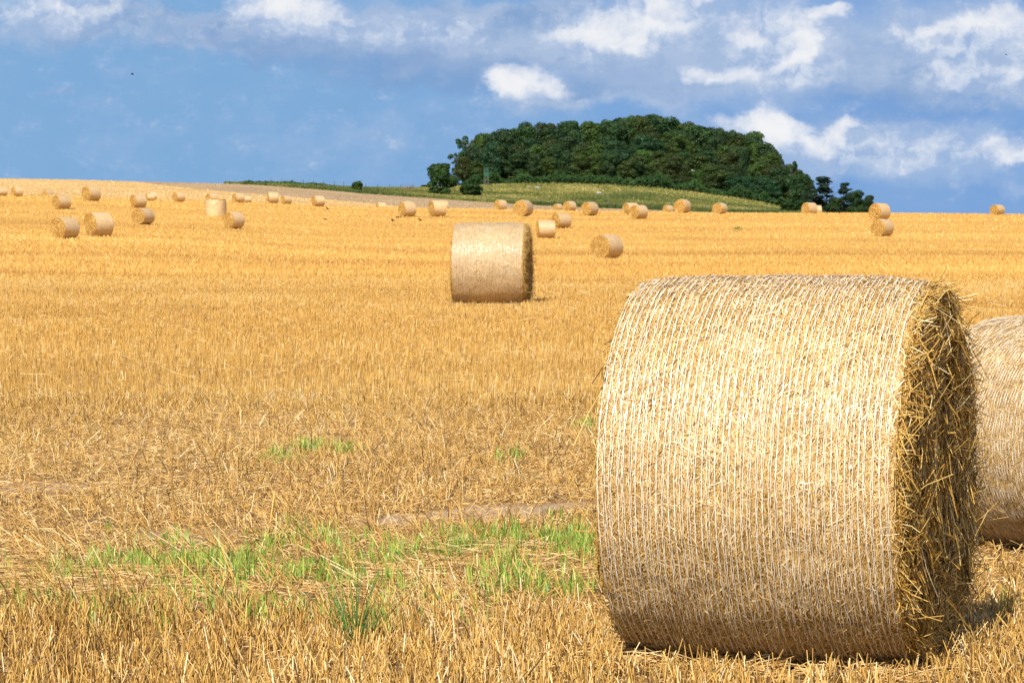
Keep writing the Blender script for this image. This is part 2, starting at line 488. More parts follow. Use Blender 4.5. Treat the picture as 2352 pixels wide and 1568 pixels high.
def stalks(X, Y, h, rad, lean, leanbias, tone, mat, name, K=2, sides=3):
    n = len(X)
    z = terr(X, Y)
    az = rng.uniform(0, 6.283, n)
    L = np.abs(rng.normal(0, 1, n)) * lean
    dx = np.sin(L) * np.cos(az) + leanbias[0]; dy = np.sin(L) * np.sin(az) + leanbias[1]
    D = norm(np.stack([dx, dy, np.cos(L)], -1))
    B = np.stack([X, Y, z - .01], -1)
    k = np.linspace(0, 1, K)
    P = B[:, None, :] + D[:, None, :] * (h[:, None] * k)[..., None]
    if K > 2:
        bend = rng.normal(0, .22, (n, 1, 2)) * h[:, None, None]
        P[:, :, :2] += bend * (k[None, :, None] ** 2)
    r = rad[:, None] * np.linspace(1.0, .85, K)[None, :]
    return tubes(P, r, tone, sides)


TRACKS = [(-200, 626, 470, 641, 6, .65), (-200, 598, 1040, 612, 4, .5), (430, 657, 1040, 670, 5, .4), (1220, 646, 1480, 656, 7, .8), (1500, 549, 2500, 561, 5, .7), (1690, 570, 2500, 586, 5, .6), (2150, 704, 2550, 716, 12, .9), (-200, 700, 1030, 742, 6, .3), (-200, 560, 700, 574, 3, .5), (560, 516, 1030, 527, 2.5, .5), (1560, 528, 2500, 536, 3, .4)]


def tracks(X, Y):
    # wheel tracks and swath edges: the stubble is pressed down along them
    u, v = pic(X, Y); m = np.zeros(len(X)); n = fbm(u * .012, v * .06, 303) - .5
    for u0, v0, u1, v1, th, st_ in TRACKS:
        c = v0 + (v1 - v0) * (u - u0) / (u1 - u0)
        m = np.maximum(m, st_ * np.exp(-((v - c + 6 * n) / th) ** 2) * sstep(u0 - 60, u0 + 60, u) * sstep(u1 + 60, u1 - 60, u) * (.5 + vnoise(u * .02, v * .05, 305)))
    return np.clip(m, 0, 1)


parts = []
# clumps in the near strips
nC = 26000
X, Y = fan_points(nC, 4.6, 15.5)
st = stand_map(X, Y); bm = bare_mask(X, Y)
keep = (rng.random(nC) < np.maximum(st, .42 + .42 * sstep(.36, .58, fbm(X * .8, Y * .8 / KY, 25)))) & (rng.random(nC) > bm * .93)
X, Y, st = X[keep], Y[keep], st[keep]
per = 6
Xs = (X[:, None] + rng.normal(0, .028, (len(X), per))).ravel(); Ys = (Y[:, None] + rng.normal(0, .028, (len(X), per))).ravel()
cl_l = np.repeat(rng.normal(0, .07, (len(X), 2)), per, 0); stt = np.repeat(st, per)
ctone = np.repeat(rng.normal(0, .12, len(X)), per)
kk = (rng.random(len(Xs)) < .55 + .45 * stt) & clear(Xs, Ys)
Xs, Ys, cl_l, stt, ctone = Xs[kk], Ys[kk], cl_l[kk], stt[kk], ctone[kk]
n = len(Xs)
u_, v_ = pic(Xs, Ys)
leftlean = (1 - stt) * sstep(1350, 900, u_) * sstep(1150, 1250, v_)
h = np.where(stt > .5, rng.normal(.105, .026, n), rng.gamma(4, .0205, n)) * (1 + .5 * leftlean * rng.random(n))
h = np.clip(h, .025, .24)
tone = np.clip(.50 + .09 * (1 - stt) + ctone + rng.normal(0, .26, n) - .06 * (1 - stt) + .45 * (fbm(Xs * .5, Ys * .9 / KY, 23) - .5), 0, 1)
bias = (cl_l[:, 0] * (1 + 1.5 * (1 - stt)) - .55 * leftlean, cl_l[:, 1] * (1 + 1.2 * (1 - stt)))
parts.append(stalks(Xs, Ys, h, rng.uniform(.0020, .0035, n), (.075 + .50 * (1 - stt)), bias, tone, M_stubble, 's', 3))
# middle distance: closed golden cover
n = 420000
X, Y = fan_points(n, 14.5, 48, margin=1.5)
st = stand_map(X, Y)
trk = fbm(X * .05 + 3, Y * .42 / KY, 31); streak = np.maximum(.4 * sstep(.50, .72, trk), tracks(X, Y))
keep = (rng.random(n) < (.62 + .38 * st) * (1 - .35 * streak) * sstep(48.5 * KY, 33 * KY, Y)) & clear(X, Y)
X, Y, st, streak = X[keep], Y[keep], st[keep], streak[keep]; n = len(X)
big = fbm(X * .12, Y * .35 / KY, 41) - .5
tone = np.clip(.60 + .32 * big - .26 * streak + rng.normal(0, .20, n), 0, 1)
gust = (fbm(X * .25, Y * .25 / KY, 51) - .5) * .5
h = np.clip(rng.normal(.105, .025, n) * (1 - .35 * streak), .04, .24)
parts.append(stalks(X, Y, h, .0028 * (Y / 14 / KY) ** .6 * rng.uniform(.7, 1.3, n), .10 + .15 * streak, (gust, np.zeros(n)), tone, M_stubble, 's', 2))
# far: coarser tufts out to the crest and beyond
n = 310000
X, Y = fan_points(n, 32, 252, margin=3, p=0)
trk = fbm(X * .018 + 9, Y * .16 / KY, 61); streak = np.maximum(.5 * sstep(.5, .72, trk), tracks(X, Y))
tr2 = sstep(.62, .75, fbm(X * .008 - Y * .012 / KY + 3, Y * .33 / KY, 62))
keep = rng.random(n) < (1 - .45 * np.maximum(streak, tr2)) * sstep(32 * KY, 50 * KY, Y)
X, Y, streak, tr2 = X[keep], Y[keep], streak[keep], tr2[keep]; n = len(X)
big = fbm(X * .03, Y * .12 / KY, 71) - .5
tone = np.clip(.54 + .35 * big - .28 * np.maximum(streak, tr2) + rng.normal(0, .15, n), 0, 1)
h = np.clip(rng.normal(.11, .03, n), .04, .2) * (1 - .3 * streak)
rad = .006 * (Y / 46 / KY) ** .9 * rng.uniform(.6, 1.4, n)
az = rng.uniform(0, np.pi, n)
B = np.stack([X, Y, terr(X, Y) - .02], -1)
tip = B + np.stack([rng.normal(0, .03, n), rng.normal(0, .03, n), h + .02], -1)
W = np.stack([np.cos(az), np.sin(az) * .6, np.zeros(n)], -1) * rad[:, None]
parts.append(ribbons(np.stack([B, tip], 1), np.stack([W, W * .8], 1), tone))
V, Fq, T = join(parts)
tag(link('stubble', mesh('stubble', V, Fq, M_stubble, T)), 'cut golden straw stubble standing over the whole field', kind='stuff')

# lying straw
parts = []
n = 120000
X, Y = fan_points(n, 4.6, 16)
st = stand_map(X, Y); bm = bare_mask(X, Y)
u_, v_ = pic(X, Y)
mat_n = fbm(X * .9, Y * 2.2 / KY, 81)
laid = sstep(.48, .62, mat_n) * (1 - st) * sstep(1180, 1290, v_)
keep = (rng.random(n) < .45 + .55 * (1 - st)) & (rng.random(n) > .82 * bm) & clear(X, Y)
X, Y, st, laid = X[keep], Y[keep], st[keep], laid[keep]; n = len(X)
dirn = np.where(rng.random(n) < .12 + .7 * laid, rng.normal(.05, .16, n), np.where(rng.random(n) < .35, rng.normal(0, .6, n), rng.uniform(0, np.pi, n)))
L = rng.gamma(3, .027, n) * (1 + 1.8 * laid); L = np.clip(L, .03, .5)
zc = terr(X, Y) + np.abs(rng.normal(.012, .014, n)) + .012 * laid
til = rng.normal(0, .10 + .18 * (1 - laid), n)
D = np.stack([np.cos(dirn) * np.cos(til), np.sin(dirn) * np.cos(til), np.sin(til)], -1)
Cn = np.stack([X, Y, zc], -1)
k = np.array([-.5, 0, .5])
P = Cn[:, None, :] + D[:, None, :] * (L[:, None] * k)[..., None]
P[:, 1, :2] += rng.normal(0, .05, (n, 2)) * L[:, None]
P[:, 1, 2] += .012 * rng.random(n)
tone = np.clip(.52 + rng.normal(0, .26, n), 0, 1)
parts.append(tubes(P, np.repeat(rng.uniform(.0013, .0027, n)[:, None], 3, 1), tone, 3))
n = 42000
X, Y = fan_points(n, 15, 40, margin=1.5)
keep = (rng.random(n) < .3 + .7 * (1 - stand_map(X, Y))) & clear(X, Y); X, Y = X[keep], Y[keep]; n = len(X)
dirn = rng.normal(0, .7, n); L = rng.gamma(3, .05, n)
Cn = np.stack([X, Y, terr(X, Y) + rng.uniform(.01, .10, n)], -1)
til = rng.normal(0, .25, n)
D = np.stack([np.cos(dirn) * np.cos(til), np.sin(dirn) * np.cos(til), np.sin(til)], -1)
P = Cn[:, None, :] + D[:, None, :] * (L[:, None] * np.array([-.5, .5]))[..., None]
parts.append(tubes(P, np.repeat((.0022 * (Y / 15 / KY) ** .6)[:, None], 2, 1), np.clip(.6 + rng.normal(0, .22, n), 0, 1), 3))
# crushed and spilled straw round the feet of the close bales
for (cx, cy, rz, hl, hw), m in zip(FOOT, (3200, 1500, 800)):
    hw = min(hw, .62)
    t_ = rng.uniform(-1.15, 1.15, m); sgn = np.where(rng.random(m) < .5, 1, -1); dd = np.abs(rng.normal(0, .22, m)) - .16
    onend = rng.random(m) < .4
    lx = np.where(onend, sgn * (hl + dd), t_ * hl); ly = np.where(onend, t_ * hw, sgn * (hw * .62 + dd))
    X = cx + lx * math.cos(rz) - ly * math.sin(rz); Y = cy + lx * math.sin(rz) + ly * math.cos(rz)
    dirn = rng.uniform(0, np.pi, m); til = rng.normal(0, .22, m); L = np.clip(rng.gamma(2.5, .045, m), .03, .3)
    Cn = np.stack([X, Y, terr(X, Y) + rng.uniform(.005, .05, m)], -1)
    D = np.stack([np.cos(dirn) * np.cos(til), np.sin(dirn) * np.cos(til), np.sin(til)], -1)
    P = Cn[:, None, :] + D[:, None, :] * (L[:, None] * np.array([-.5, 0, .5]))[..., None]; P[:, 1] += rng.normal(0, .06, (m, 3)) * L[:, None]
    parts.append(tubes(P, np.repeat(rng.uniform(.0015, .003, m)[:, None], 3, 1) * (1 + .5 * (cy > 40)), np.clip(.55 + rng.normal(0, .24, m), 0, 1), 3))
V, Fq, T = join(parts)
tag(link('straw_litter', mesh('straw_litter', V, Fq, M_litter, T)), 'loose straw lying flat between the stubble', kind='stuff')


def blades(B, h, lean, az, w, tone, K=4, droop=.4):
    n = len(B)
    k = np.linspace(0, 1, K)
    hx = np.sin(lean)[:, None] * k + droop * (k ** 2.2) * np.sin(lean)[:, None] * 1.2
    hz = np.cos(lean)[:, None] * k - droop * .45 * (k ** 2.5) * np.sin(lean)[:, None]
    d = np.stack([np.cos(az), np.sin(az)], -1)
    P = np.empty((n, K, 3))
    P[..., :2] = B[:, None, :2] + d[:, None, :] * (h[:, None] * hx)[..., None]
    P[..., 2] = B[:, None, 2] + h[:, None] * hz
    tw = az + np.pi / 2 + rng.normal(0, .5, n)
    prof = np.interp(k, [0, .35, .75, 1], [.55, 1, .75, .06])
    W = np.stack([np.cos(tw), np.sin(tw), np.zeros(n)], -1)[:, None, :] * (w[:, None] * prof)[..., None]
    return ribbons(P, W, tone)


PATCH = [(1150, 1275, 250, 48, 1.0), (980, 1290, 140, 35, .7), (1340, 1270, 60, 60, .9), (520, 1310, 190, 32, .75), (60, 1375, 90, 35, .6), (190, 1345, 120, 28, .45), (700, 1330, 140, 50, .5), (680, 1215, 60, 18, .5),
         (830, 1330, 120, 40, .5), (245, 1225, 18, 12, .5), (720, 1035, 60, 12, .35), (790, 1040, 40, 10, .35), (1170, 1060, 40, 12, .5), (640, 1060, 60, 12, .35), (1350, 985, 40, 14, .3), (1330, 1360, 50, 30, .5),
         (420, 1400, 420, 60, .32), (930, 1400, 260, 60, .3), (1150, 1330, 300, 60, .35), (600, 1250, 300, 30, .16), (300, 1320, 380, 45, .3), (2320, 1390, 40, 30, .3), (1500, 1540, 40, 20, .1), (1270, 1200, 25, 10, .4)]
n = 520000
X, Y = fan_points(n, 5.4, 16, .32, .3)
u_, v_ = pic(X, Y)
dens = np.zeros(n)
nn = fbm(X * 3.2, Y * 3.2 / KY, 91)
for pu, pv, ru, rv, s in PATCH:
    dens = np.maximum(dens, s * sstep(1.25, .25, np.hypot((u_ - pu) / ru, (v_ - pv) / rv)))
dens *= .12 + .88 * sstep(.36, .60, nn)
keep = (rng.random(n) < dens * .42) & clear(X, Y) & (u_ < 1440) | ((rng.random(n) < dens * .15) & (u_ > 2240) & clear(X, Y))
X, Y = X[keep], Y[keep]; n = len(X)
per = 3
X = (X[:, None] + rng.normal(0, .010, (n, per))).ravel(); Y = (Y[:, None] + rng.normal(0, .010, (n, per))).ravel(); n = len(X)
V, Fq, T = blades(np.stack([X, Y, terr(X, Y)], -1), np.clip(rng.normal(.075, .028, n), .03, .15), np.abs(rng.normal(.22, .2, n)), rng.uniform(0, 6.28, n), rng.uniform(.0022, .0042, n), np.clip(rng.normal(.55, .24, n), 0, 1))
tag(link('green_shoots', mesh('green_shoots', V, Fq, M_green, T)), 'fresh green shoots sprouting through the flattened straw', kind='stuff')


def tuft(name, u, v, height, nb, spread, label, w=.0035):
    x, y = hit(u, v)
    n = nb
    az = rng.uniform(0, 6.28, n); r = np.abs(rng.normal(0, spread, n))
    B = np.stack([np.cos(az) * r, np.sin(az) * r, np.zeros(n)], -1)
    hh = height * rng.uniform(.45, 1.1, n)
    V, Fq, T = blades(B, hh, np.abs(rng.normal(.34, .22, n)), az + rng.normal(0, .5, n), rng.uniform(.6, 1.3, n) * w, np.clip(rng.normal(.5, .25, n), 0, 1), 6, .55)
    o = link(name, mesh(name, V, Fq, M_tuft, T)); o.location = (x, y, float(terr(x, y)) - .005)
    return tag(o, label, 'grass tuft')


tuft('grass_tuft', 815, 1488, .42, 80, .04, 'tall dark green tuft of grass rising from the flattened straw', .0021)
tuft('grass_tuft', 1695, 527, .4, 40, .2, 'small lone green weed out in the empty stubble', .02)

# ------------------------------------------------------------------ straw bales
BR, BL = .76, 1.2


def bale_surf(th, x, off=0.0, hl=BL / 2, seed=0):
    sag = .03 if seed >= 10 else 0.0
    # point and normal on the rolled side; th angle from +y towards +z, x along the axis
    e = np.abs(x) / hl
    r = BR * (1 - .030 * np.clip(e, 0, 1.2) ** 4)
    r = r + .012 * (fbm(th * 2.2 + 20, x * 3 + 20, 101 + seed) - .5) * 2 + .006 * (fbm(th * 9 + 20, x * 11 + 20, 111 + seed) - .5) * 2
    r = r + off + sag * (fbm(np.cos(th) * 1.3 + 20, np.sin(th) * 1.3 + x * 1.2 + 20, 121 + seed) - .5) * 2
    y = np.cos(th) * r; z = np.sin(th) * r
    z = np.where(z < -.62 * BR, -.62 * BR + (z + .62 * BR) * .93, z)     # sits a little flat
    P = np.stack([x, y, z + BR * .975], -1)
    N = np.stack([np.zeros_like(th), np.cos(th), np.sin(th)], -1)
    return P, N


def bale_side(seed, nt=220, nx=70, hl=BL / 2):
    th = np.linspace(0, 2 * np.pi, nt, endpoint=False); x = np.linspace(-hl, hl, nx)
    TH, XX = np.meshgrid(th, x, indexing='ij')
    # periodic noise: blend across the seam
    P, _ = bale_surf(TH, XX, 0, hl, seed)
    P2, _ = bale_surf(TH - 2 * np.pi, XX, 0, hl, seed)
    w = sstep(5.6, 6.28, TH)[..., None]
    P = P * (1 - w) + P2 * w
    V = P.reshape(-1, 3)
    i = np.arange(nt)[:, None]; j = np.arange(nx - 1)[None, :]; i2 = (i + 1) % nt
    Fq = np.stack([i * nx + j, i2 * nx + j, i2 * nx + j + 1, i * nx + j + 1], -1).reshape(-1, 4)
    return V, Fq, np.full(len(V), .5)


def bale_chips(seed, n, hl=BL / 2):
    th0 = rng.uniform(0, 2 * np.pi, n); x0 = rng.uniform(-hl * .99, hl * .99, n)
    phi = np.where(rng.random(n) < .55, rng.normal(np.pi / 2, .45, n), rng.uniform(0, np.pi, n))
    L = np.clip(rng.gamma(2.2, .016, n), .010, .15); wd = rng.uniform(.0006, .0016, n) * np.where(rng.random(n) < .12, 1.8, 1)
    k = np.array([-.5, 0, .5])
    lift = np.abs(rng.normal(.0012, .0028, (n, 1))) + rng.normal(0, .0022, (n, 3)) * [1.4, .3, 1.4]
    cur = rng.normal(0, .12, (n, 1)) * np.array([1, 0, 1])
    xs = x0[:, None] + np.cos(phi)[:, None] * L[:, None] * k - np.sin(phi)[:, None] * cur * L[:, None]
    ts = th0[:, None] + (np.sin(phi)[:, None] * L[:, None] * k + np.cos(phi)[:, None] * cur * L[:, None]) / BR
    P, N = bale_surf(ts, np.clip(xs, -hl * 1.02, hl * 1.02), np.maximum(lift, -.001) + .001, hl, seed)
    D = norm(P[:, 2] - P[:, 0])[:, None, :]
    S = norm(np.cross(D, N)); tl = rng.normal(0, .28, (n, 1, 1))
    W = (S * np.cos(tl) + N * np.sin(tl)) * wd[:, None, None] * np.array([.8, 1, .7])[None, :, None]
    tone = np.clip(rng.normal(.56, .23, n) + .25 * (fbm(th0 * 3, x0 * 4, 7) - .5), 0, 1)
    return ribbons(P, W, tone)


def bale_net(seed, lines=44, hl=BL / 2, x0=-.98, x1=.95):
    ps = []
    K = 150
    th = np.linspace(0, 2 * np.pi, K)
    base = np.linspace(x0, x1, lines) * hl
    for dup_, dxx in ((0, -.0026), (1, .0026)):
        xx = base[:, None] + dxx + .004 * np.sin(th[None, :] * rng.uniform(2, 5, (lines, 1)) + rng.uniform(0, 6, (lines, 1))) + .0022 * np.sin(th * 60 + dup_ * np.pi)[None, :]
        xx = xx + .010 * (fbm(th[None, :] * .8 + base[:, None] * 2 + 9, base[:, None] * 6 + 9 + 0 * th[None, :], 33) - .5) * 2
        TH = np.repeat(th[None, :], lines, 0) + .0 * xx
        P, N = bale_surf(TH, xx, .0102 + .0015 * np.sin(TH * 23), hl, seed)
        S = np.zeros_like(P); S[..., 0] = 1
        tw = np.sin(TH * 31 + rng.uniform(0, 6, (lines, 1)) + dup_ * 2)[..., None] * .6
        W = (S * np.cos(tw) + N * np.sin(tw)) * .00112
        ps.append(ribbons(P, W, np.full(lines, .5)))
    # cross threads zigzag between neighbouring lines
    KZ = 2
    m = 95
    for li in range(lines - 1):
        t0 = (np.arange(m) + rng.random()) * 2 * np.pi / m
        a = np.where(np.arange(m) % 2 == 0, base[li], base[li + 1]); b_ = np.where(np.arange(m) % 2 == 0, base[li + 1], base[li])
        TH = np.stack([t0, t0 + 2 * np.pi / m], -1); XX = np.stack([a, b_], -1)
        P, N = bale_surf(TH, XX, .006, hl, seed)
        D = norm(P[:, 1] - P[:, 0])[:, None, :]
        W = np.cross(D, N) * .00022
        ps.append(ribbons(P, W, np.full(m, .5)))
    return join(ps)


def bale_end(sign, n, seed, hl=BL / 2, shag=1.0, lowres=False):
    """rough end of the roll: a domed mat of straw with thousands of ends sticking out"""
    ps = []
    nr, na = (8, 40) if lowres else (26, 120)
    rr = np.linspace(0, 1, nr); aa = np.linspace(0, 2 * np.pi, na, endpoint=False)
    RR, AA = np.meshgrid(rr, aa, indexing='ij')
    def dome(r, a):
        y = np.cos(a) * r * BR * .97; z = np.sin(a) * r * BR * .97
        bulge = .035 * (1 - r ** 3) + .045 * (fbm(y * 5 + 40, z * 5 + 40, 200 + seed) - .5) * 2 * (1 - .5 * r ** 4) + .03 * (fbm(y * 17 + 40, z * 17 + 40, 210 + seed) - .5) * 2
        z = np.where(z < -.62 * BR, -.62 * BR + (z + .62 * BR) * .93, z)
        return np.stack([sign * (hl - .012 + bulge), y, z + BR * .975], -1)
    V = dome(RR, AA).reshape(-1, 3)
    i = np.arange(nr - 1)[:, None]; j = np.arange(na)[None, :]; j2 = (j + 1) % na
    Fq = np.stack([i * na + j, i * na + j2, (i + 1) * na + j2, (i + 1) * na + j], -1).reshape(-1, 4)
    if sign < 0: Fq = Fq[:, ::-1]
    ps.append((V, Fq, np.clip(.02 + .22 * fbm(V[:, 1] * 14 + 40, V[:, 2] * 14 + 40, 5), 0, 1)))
    # straws lying in the swirl of the roll, some sticking out
    r = np.sqrt(rng.random(n)) * 1.01; a = rng.uniform(0, 2 * np.pi, n)
    B = dome(np.minimum(r, 1), a)
    tang = np.stack([np.zeros(n), -np.sin(a), np.cos(a)], -1); rad = np.stack([np.zeros(n), np.cos(a), np.sin(a)], -1)
    out = np.array([sign, 0, 0.])
    q = rng.normal(0, .6, n)
    el = np.abs(rng.normal(.06, .20, n)) * shag
    sg = np.where(rng.random(n) < .5, 1, -1)[:, None]
    D = norm((tang * np.cos(q)[:, None] * sg + rad * (np.sin(q) * np.where((np.sin(q) > 0) & (r > .78), -.5, 1))[:, None]) * np.cos(el)[:, None] + out * np.sin(el)[:, None])
    # gravity droop of loose ends
    D[:, 2] -= .25 * rng.random(n) * (rng.random(n) < .5); D = norm(D)
    L = np.clip(rng.gamma(2.2, .036, n), .02, .26)
    if lowres: L = L * 1.5
    k = np.array([0, .5, 1.0])
    P = B[:, None, :] + D[:, None, :] * (L[:, None] * k)[..., None] + out * .004
    P[:, 1] += rng.normal(0, .035, (n, 3)) * L[:, None]
    P[:, 2, 2] -= .12 * L * rng.random(n)
    P[..., 2] = np.maximum(P[..., 2], .004)
    rr_ = rng.uniform(.0011, .0026, n) * (3.2 if lowres else 1)
    flat = rng.random(n) < .35
    tone = np.clip(rng.normal(.54 + (.12 if lowres else 0), .25, n), 0, 1)
    ps.append(tubes(P[~flat], np.repeat(rr_[~flat][:, None], 3, 1), tone[~flat], 3))
    Df = norm(P[flat][:, 2] - P[flat][:, 0])[:, None, :]
    S = norm(np.cross(Df, norm(out + rng.normal(0, .5, (flat.sum(), 1, 3)))))
    ps.append(ribbons(P[flat], S * (rr_[flat] * 1.8)[:, None, None] * np.array([.8, 1, .5])[None, :, None], tone[flat]))
    # the fringe round the rim beyond the net
    m = n // 5
    a = rng.uniform(0, 2 * np.pi, m); x = sign * (hl - .05 + .07 * rng.random(m))
    B = np.stack([x, np.cos(a) * BR * .955, np.sin(a) * BR * .955], -1); B[:, 2] = np.where(B[:, 2] < -.62 * BR, -.62 * BR + (B[:, 2] + .62 * BR) * .93, B[:, 2]) + BR * .975
    tang = np.stack([np.zeros(m), -np.sin(a), np.cos(a)], -1); rad = np.stack([np.zeros(m), np.cos(a), np.sin(a)], -1)
    w1 = rng.normal(0, .8, (m, 1)); w2 = np.abs(rng.normal(.03, .09, (m, 1))) * shag; w3 = np.abs(rng.normal(.36, .3, (m, 1)))
    D = norm(tang * w1 + rad * w2 + out * w3)
    L = np.clip(rng.gamma(2.0, .024, m), .015, .17) * (1 if shag > .8 else .8)
    P = B[:, None, :] + D[:, None, :] * (L[:, None] * k)[..., None]
    P[:, 1] += rng.normal(0, .05, (m, 3)) * L[:, None]
    P[..., 2] = np.maximum(P[..., 2], .004)
    ps.append(tubes(P, np.repeat((rng.uniform(.001, .0024, m) * (3 if lowres else 1))[:, None], 3, 1), np.clip(rng.normal(.60, .22, m), 0, 1), 3))
    return join(ps)


def two_mat_mesh(name, A, B, matA, matB):
    """one mesh from two pieces, each with its own material"""
    V, Fq, T = join([A, B])
    me = mesh(name, V, Fq, matA, T)
    me.materials.append(matB)
    mi = np.zeros(len(Fq), np.int32); mi[len(A[1]):] = 1
    me.polygons.foreach_set('material_index', mi)
    return me


side = bale_side(1); chips = bale_chips(1, 90000)
me_side = two_mat_mesh('rolled_straw', side, chips, M_body, M_chip)
me_net = mesh('net_wrap', *bale_net(1)[:2], M_net)
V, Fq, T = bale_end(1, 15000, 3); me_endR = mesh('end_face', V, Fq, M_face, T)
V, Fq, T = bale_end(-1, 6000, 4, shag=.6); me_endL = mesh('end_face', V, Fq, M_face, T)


def close_bale(loc, rz, scale, label):
    root = empty('straw_bale', loc, rz, scale)
    tag(root, label, 'straw bale', 'round straw bales on the stubble field')
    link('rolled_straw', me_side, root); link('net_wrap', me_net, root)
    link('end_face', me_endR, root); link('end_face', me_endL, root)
    return root


close_bale((1.108, 12.079, -.012), -.3324, (1.156 / 1.2, .770 / .76, .770 / .76), 'largest straw bale, close up, net strands shining and dark shaggy end')
close_bale((2.89, 15.9, -.01), -1.0, (.81, .81, .81), 'straw bale half hidden behind the shaggy end of the largest bale')
close_bale((-.373, 54.56, -.02), -.095, (1.26 / 1.2, .9943, .9943), 'upright looking bale alone mid field, netted side squarely facing, seen below the wood')

# bales farther off: same build, coarser
FAR = []
for s in range(5):
    V, Fq, T = bale_side(10 + s, 56, 10); sd = mesh('net_wrap', V, Fq, M_farnet, T, True)
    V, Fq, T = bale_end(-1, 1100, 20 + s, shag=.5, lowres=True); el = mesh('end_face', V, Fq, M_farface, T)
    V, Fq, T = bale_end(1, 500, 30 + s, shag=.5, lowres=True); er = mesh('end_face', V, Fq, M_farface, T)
    FAR.append((sd, el, er))
BALES = [
    # u0, u1, v0, v1, share of the width that is end face, distance or None, label
    (-12, 21, 434, 451, .3, None, 'pale bale cut by the picture edge, just beside a bale showing its round end'),
    (24, 55, 429.5, 452, .40, None, 'small far bale beside the pale one cut by the picture edge'),
    (91, 130, 436.5, 454, .5, 245, 'low bale sunk to half its height behind a rise, partly behind a nearer bale'),
    (117, 166, 448, 481, .42, None, 'bale just in front of the half sunk low bale'),
    (186, 233, 428, 463, .48, None, 'bale highest up the left slope, golden end lit, alone'),
    (295, 339.5, 447, 477.5, .42, None, 'bale in front of two overlapping smaller bales on the slope'),
    (332, 358, 446, 462, .25, None, 'small bale peeping out behind a larger one on the slope'),
    (341, 362, 441, 459, .25, None, 'hindmost and smallest of three overlapping bales on the slope'),
    (393, 427.5, 441.5, 464.5, .45, None, 'lone small bale below the bare brown wedge of field'),
    (468, 506, 446, 467, .42, None, 'bale right behind the bale standing on its flat end'),
    (506, 565, 486.5, 526, .55, None, 'bale in front of the one standing on its flat end'),
    (531, 564, 444, 466, .40, None, 'front one of two bales touching below the hedge on the ridge'),
    (562, 576, 450.5, 466, .1, None, 'bale mostly covered by its neighbour below the hedge on the ridge'),
    (300, 358, 478, 516, .58, None, 'bale turned well end on, alone below three overlapping bales'),
    (110, 187.5, 499.5, 549, .53, None, 'shaggier darker ended one of a close pair of big bales'),
    (189, 264, 488, 544, .44, None, 'taller paler one of a close pair of big bales, long shadow at its foot'),
    (-45, 3, 447, 476, .4, None, 'bale almost wholly outside the frame, only its dark rim showing'),
    (612, 641, 441, 467, .20, None, 'bale showing mostly netted side, between a sliver of a bale and a smaller bale'),
    (604, 632, 455, 467.5, .4, 262, 'sliver of a bale showing only golden end behind another'),
    (642, 673, 449.5, 469, .42, None, 'smaller bale touching the broadside one below the grass bank'),
    (712, 749, 450, 475, .40, None, 'lone bale on the crest below the single round tree'),
    (861, 889, 465, 478, .35, 262, 'top of a bale just rising over the crest before the bare strip'),
    (913, 958, 464, 498, .43, None, 'bale with another behind it, black birds at its foot'),
    (922, 950, 461.5, 478, .4, 235, 'bale hidden but for its top behind the one with birds'),
    (982, 1027, 460.5, 498, .36, None, 'bale below the big dark bush, a smaller bale behind its netted end'),
    (1003, 1032, 461, 479, .3, 232, 'bale half covered behind another below the big dark bush'),
    (1132, 1167, 459, 481.5, .50, 227, 'bale on the crest just left of one showing a full round end'),
    (1177.5, 1226, 459.5, 497.5, .72, None, 'bale showing an almost full round end, above the upright looking bale'),
    (1269.5, 1293, 468, 484, .5, 240, 'smaller left one of a touching pair on the crest'),
    (1291, 1326, 462, 484, .55, 228, 'larger right one of a touching pair on the crest'),
    (1332.5, 1376, 464, 496, .60, None, 'bale with a peaked top and its shaded end low, near the touching pair'),
    (1262, 1316, 489.5, 524, .45, None, 'bale overlapped by a broadside bale beyond the upright looking one'),
    (1227.5, 1279, 506, 547, .19, None, 'broadside bale with a short shadow, next to the upright looking bale'),
    (1353, 1435, 539, 594.5, .60, None, 'large bale alone in open stubble directly above the largest bale'),
    (1427, 1470, 465.5, 493, .42, None, 'bale behind another, overlapped on its right side'),
    (1443, 1491, 471, 503, .53, None, 'bale in front of an overlapped one, below the middle of the wood'),
    (1520, 1549, 471, 490, .5, 236, 'small bale tucked against a bigger rounder one below the wood'),
    (1546, 1589, 458, 490, .70, None, 'tall round bale standing against the grass slope, small one at its side'),
    (1633, 1673.5, 466, 492, .67, None, 'lone bale against the foot of the grass slope'),
    (1838, 1880, 465, 489.5, .5, 226, 'front one of two bales in line under the pines'),
    (1864, 1889, 471.5, 489.5, .2, 240, 'rear one of two bales in line under the pines'),
    (1994.5, 2046, 466.5, 506, .57, None, 'upper one of two bales by the right end of the trees'),
    (1997, 2056, 503, 543, .63, None, 'lower one of two bales by the right end of the trees'),
    (2270, 2311.5, 471, 494, .58, None, 'lone bale on the skyline against open sky'),
]


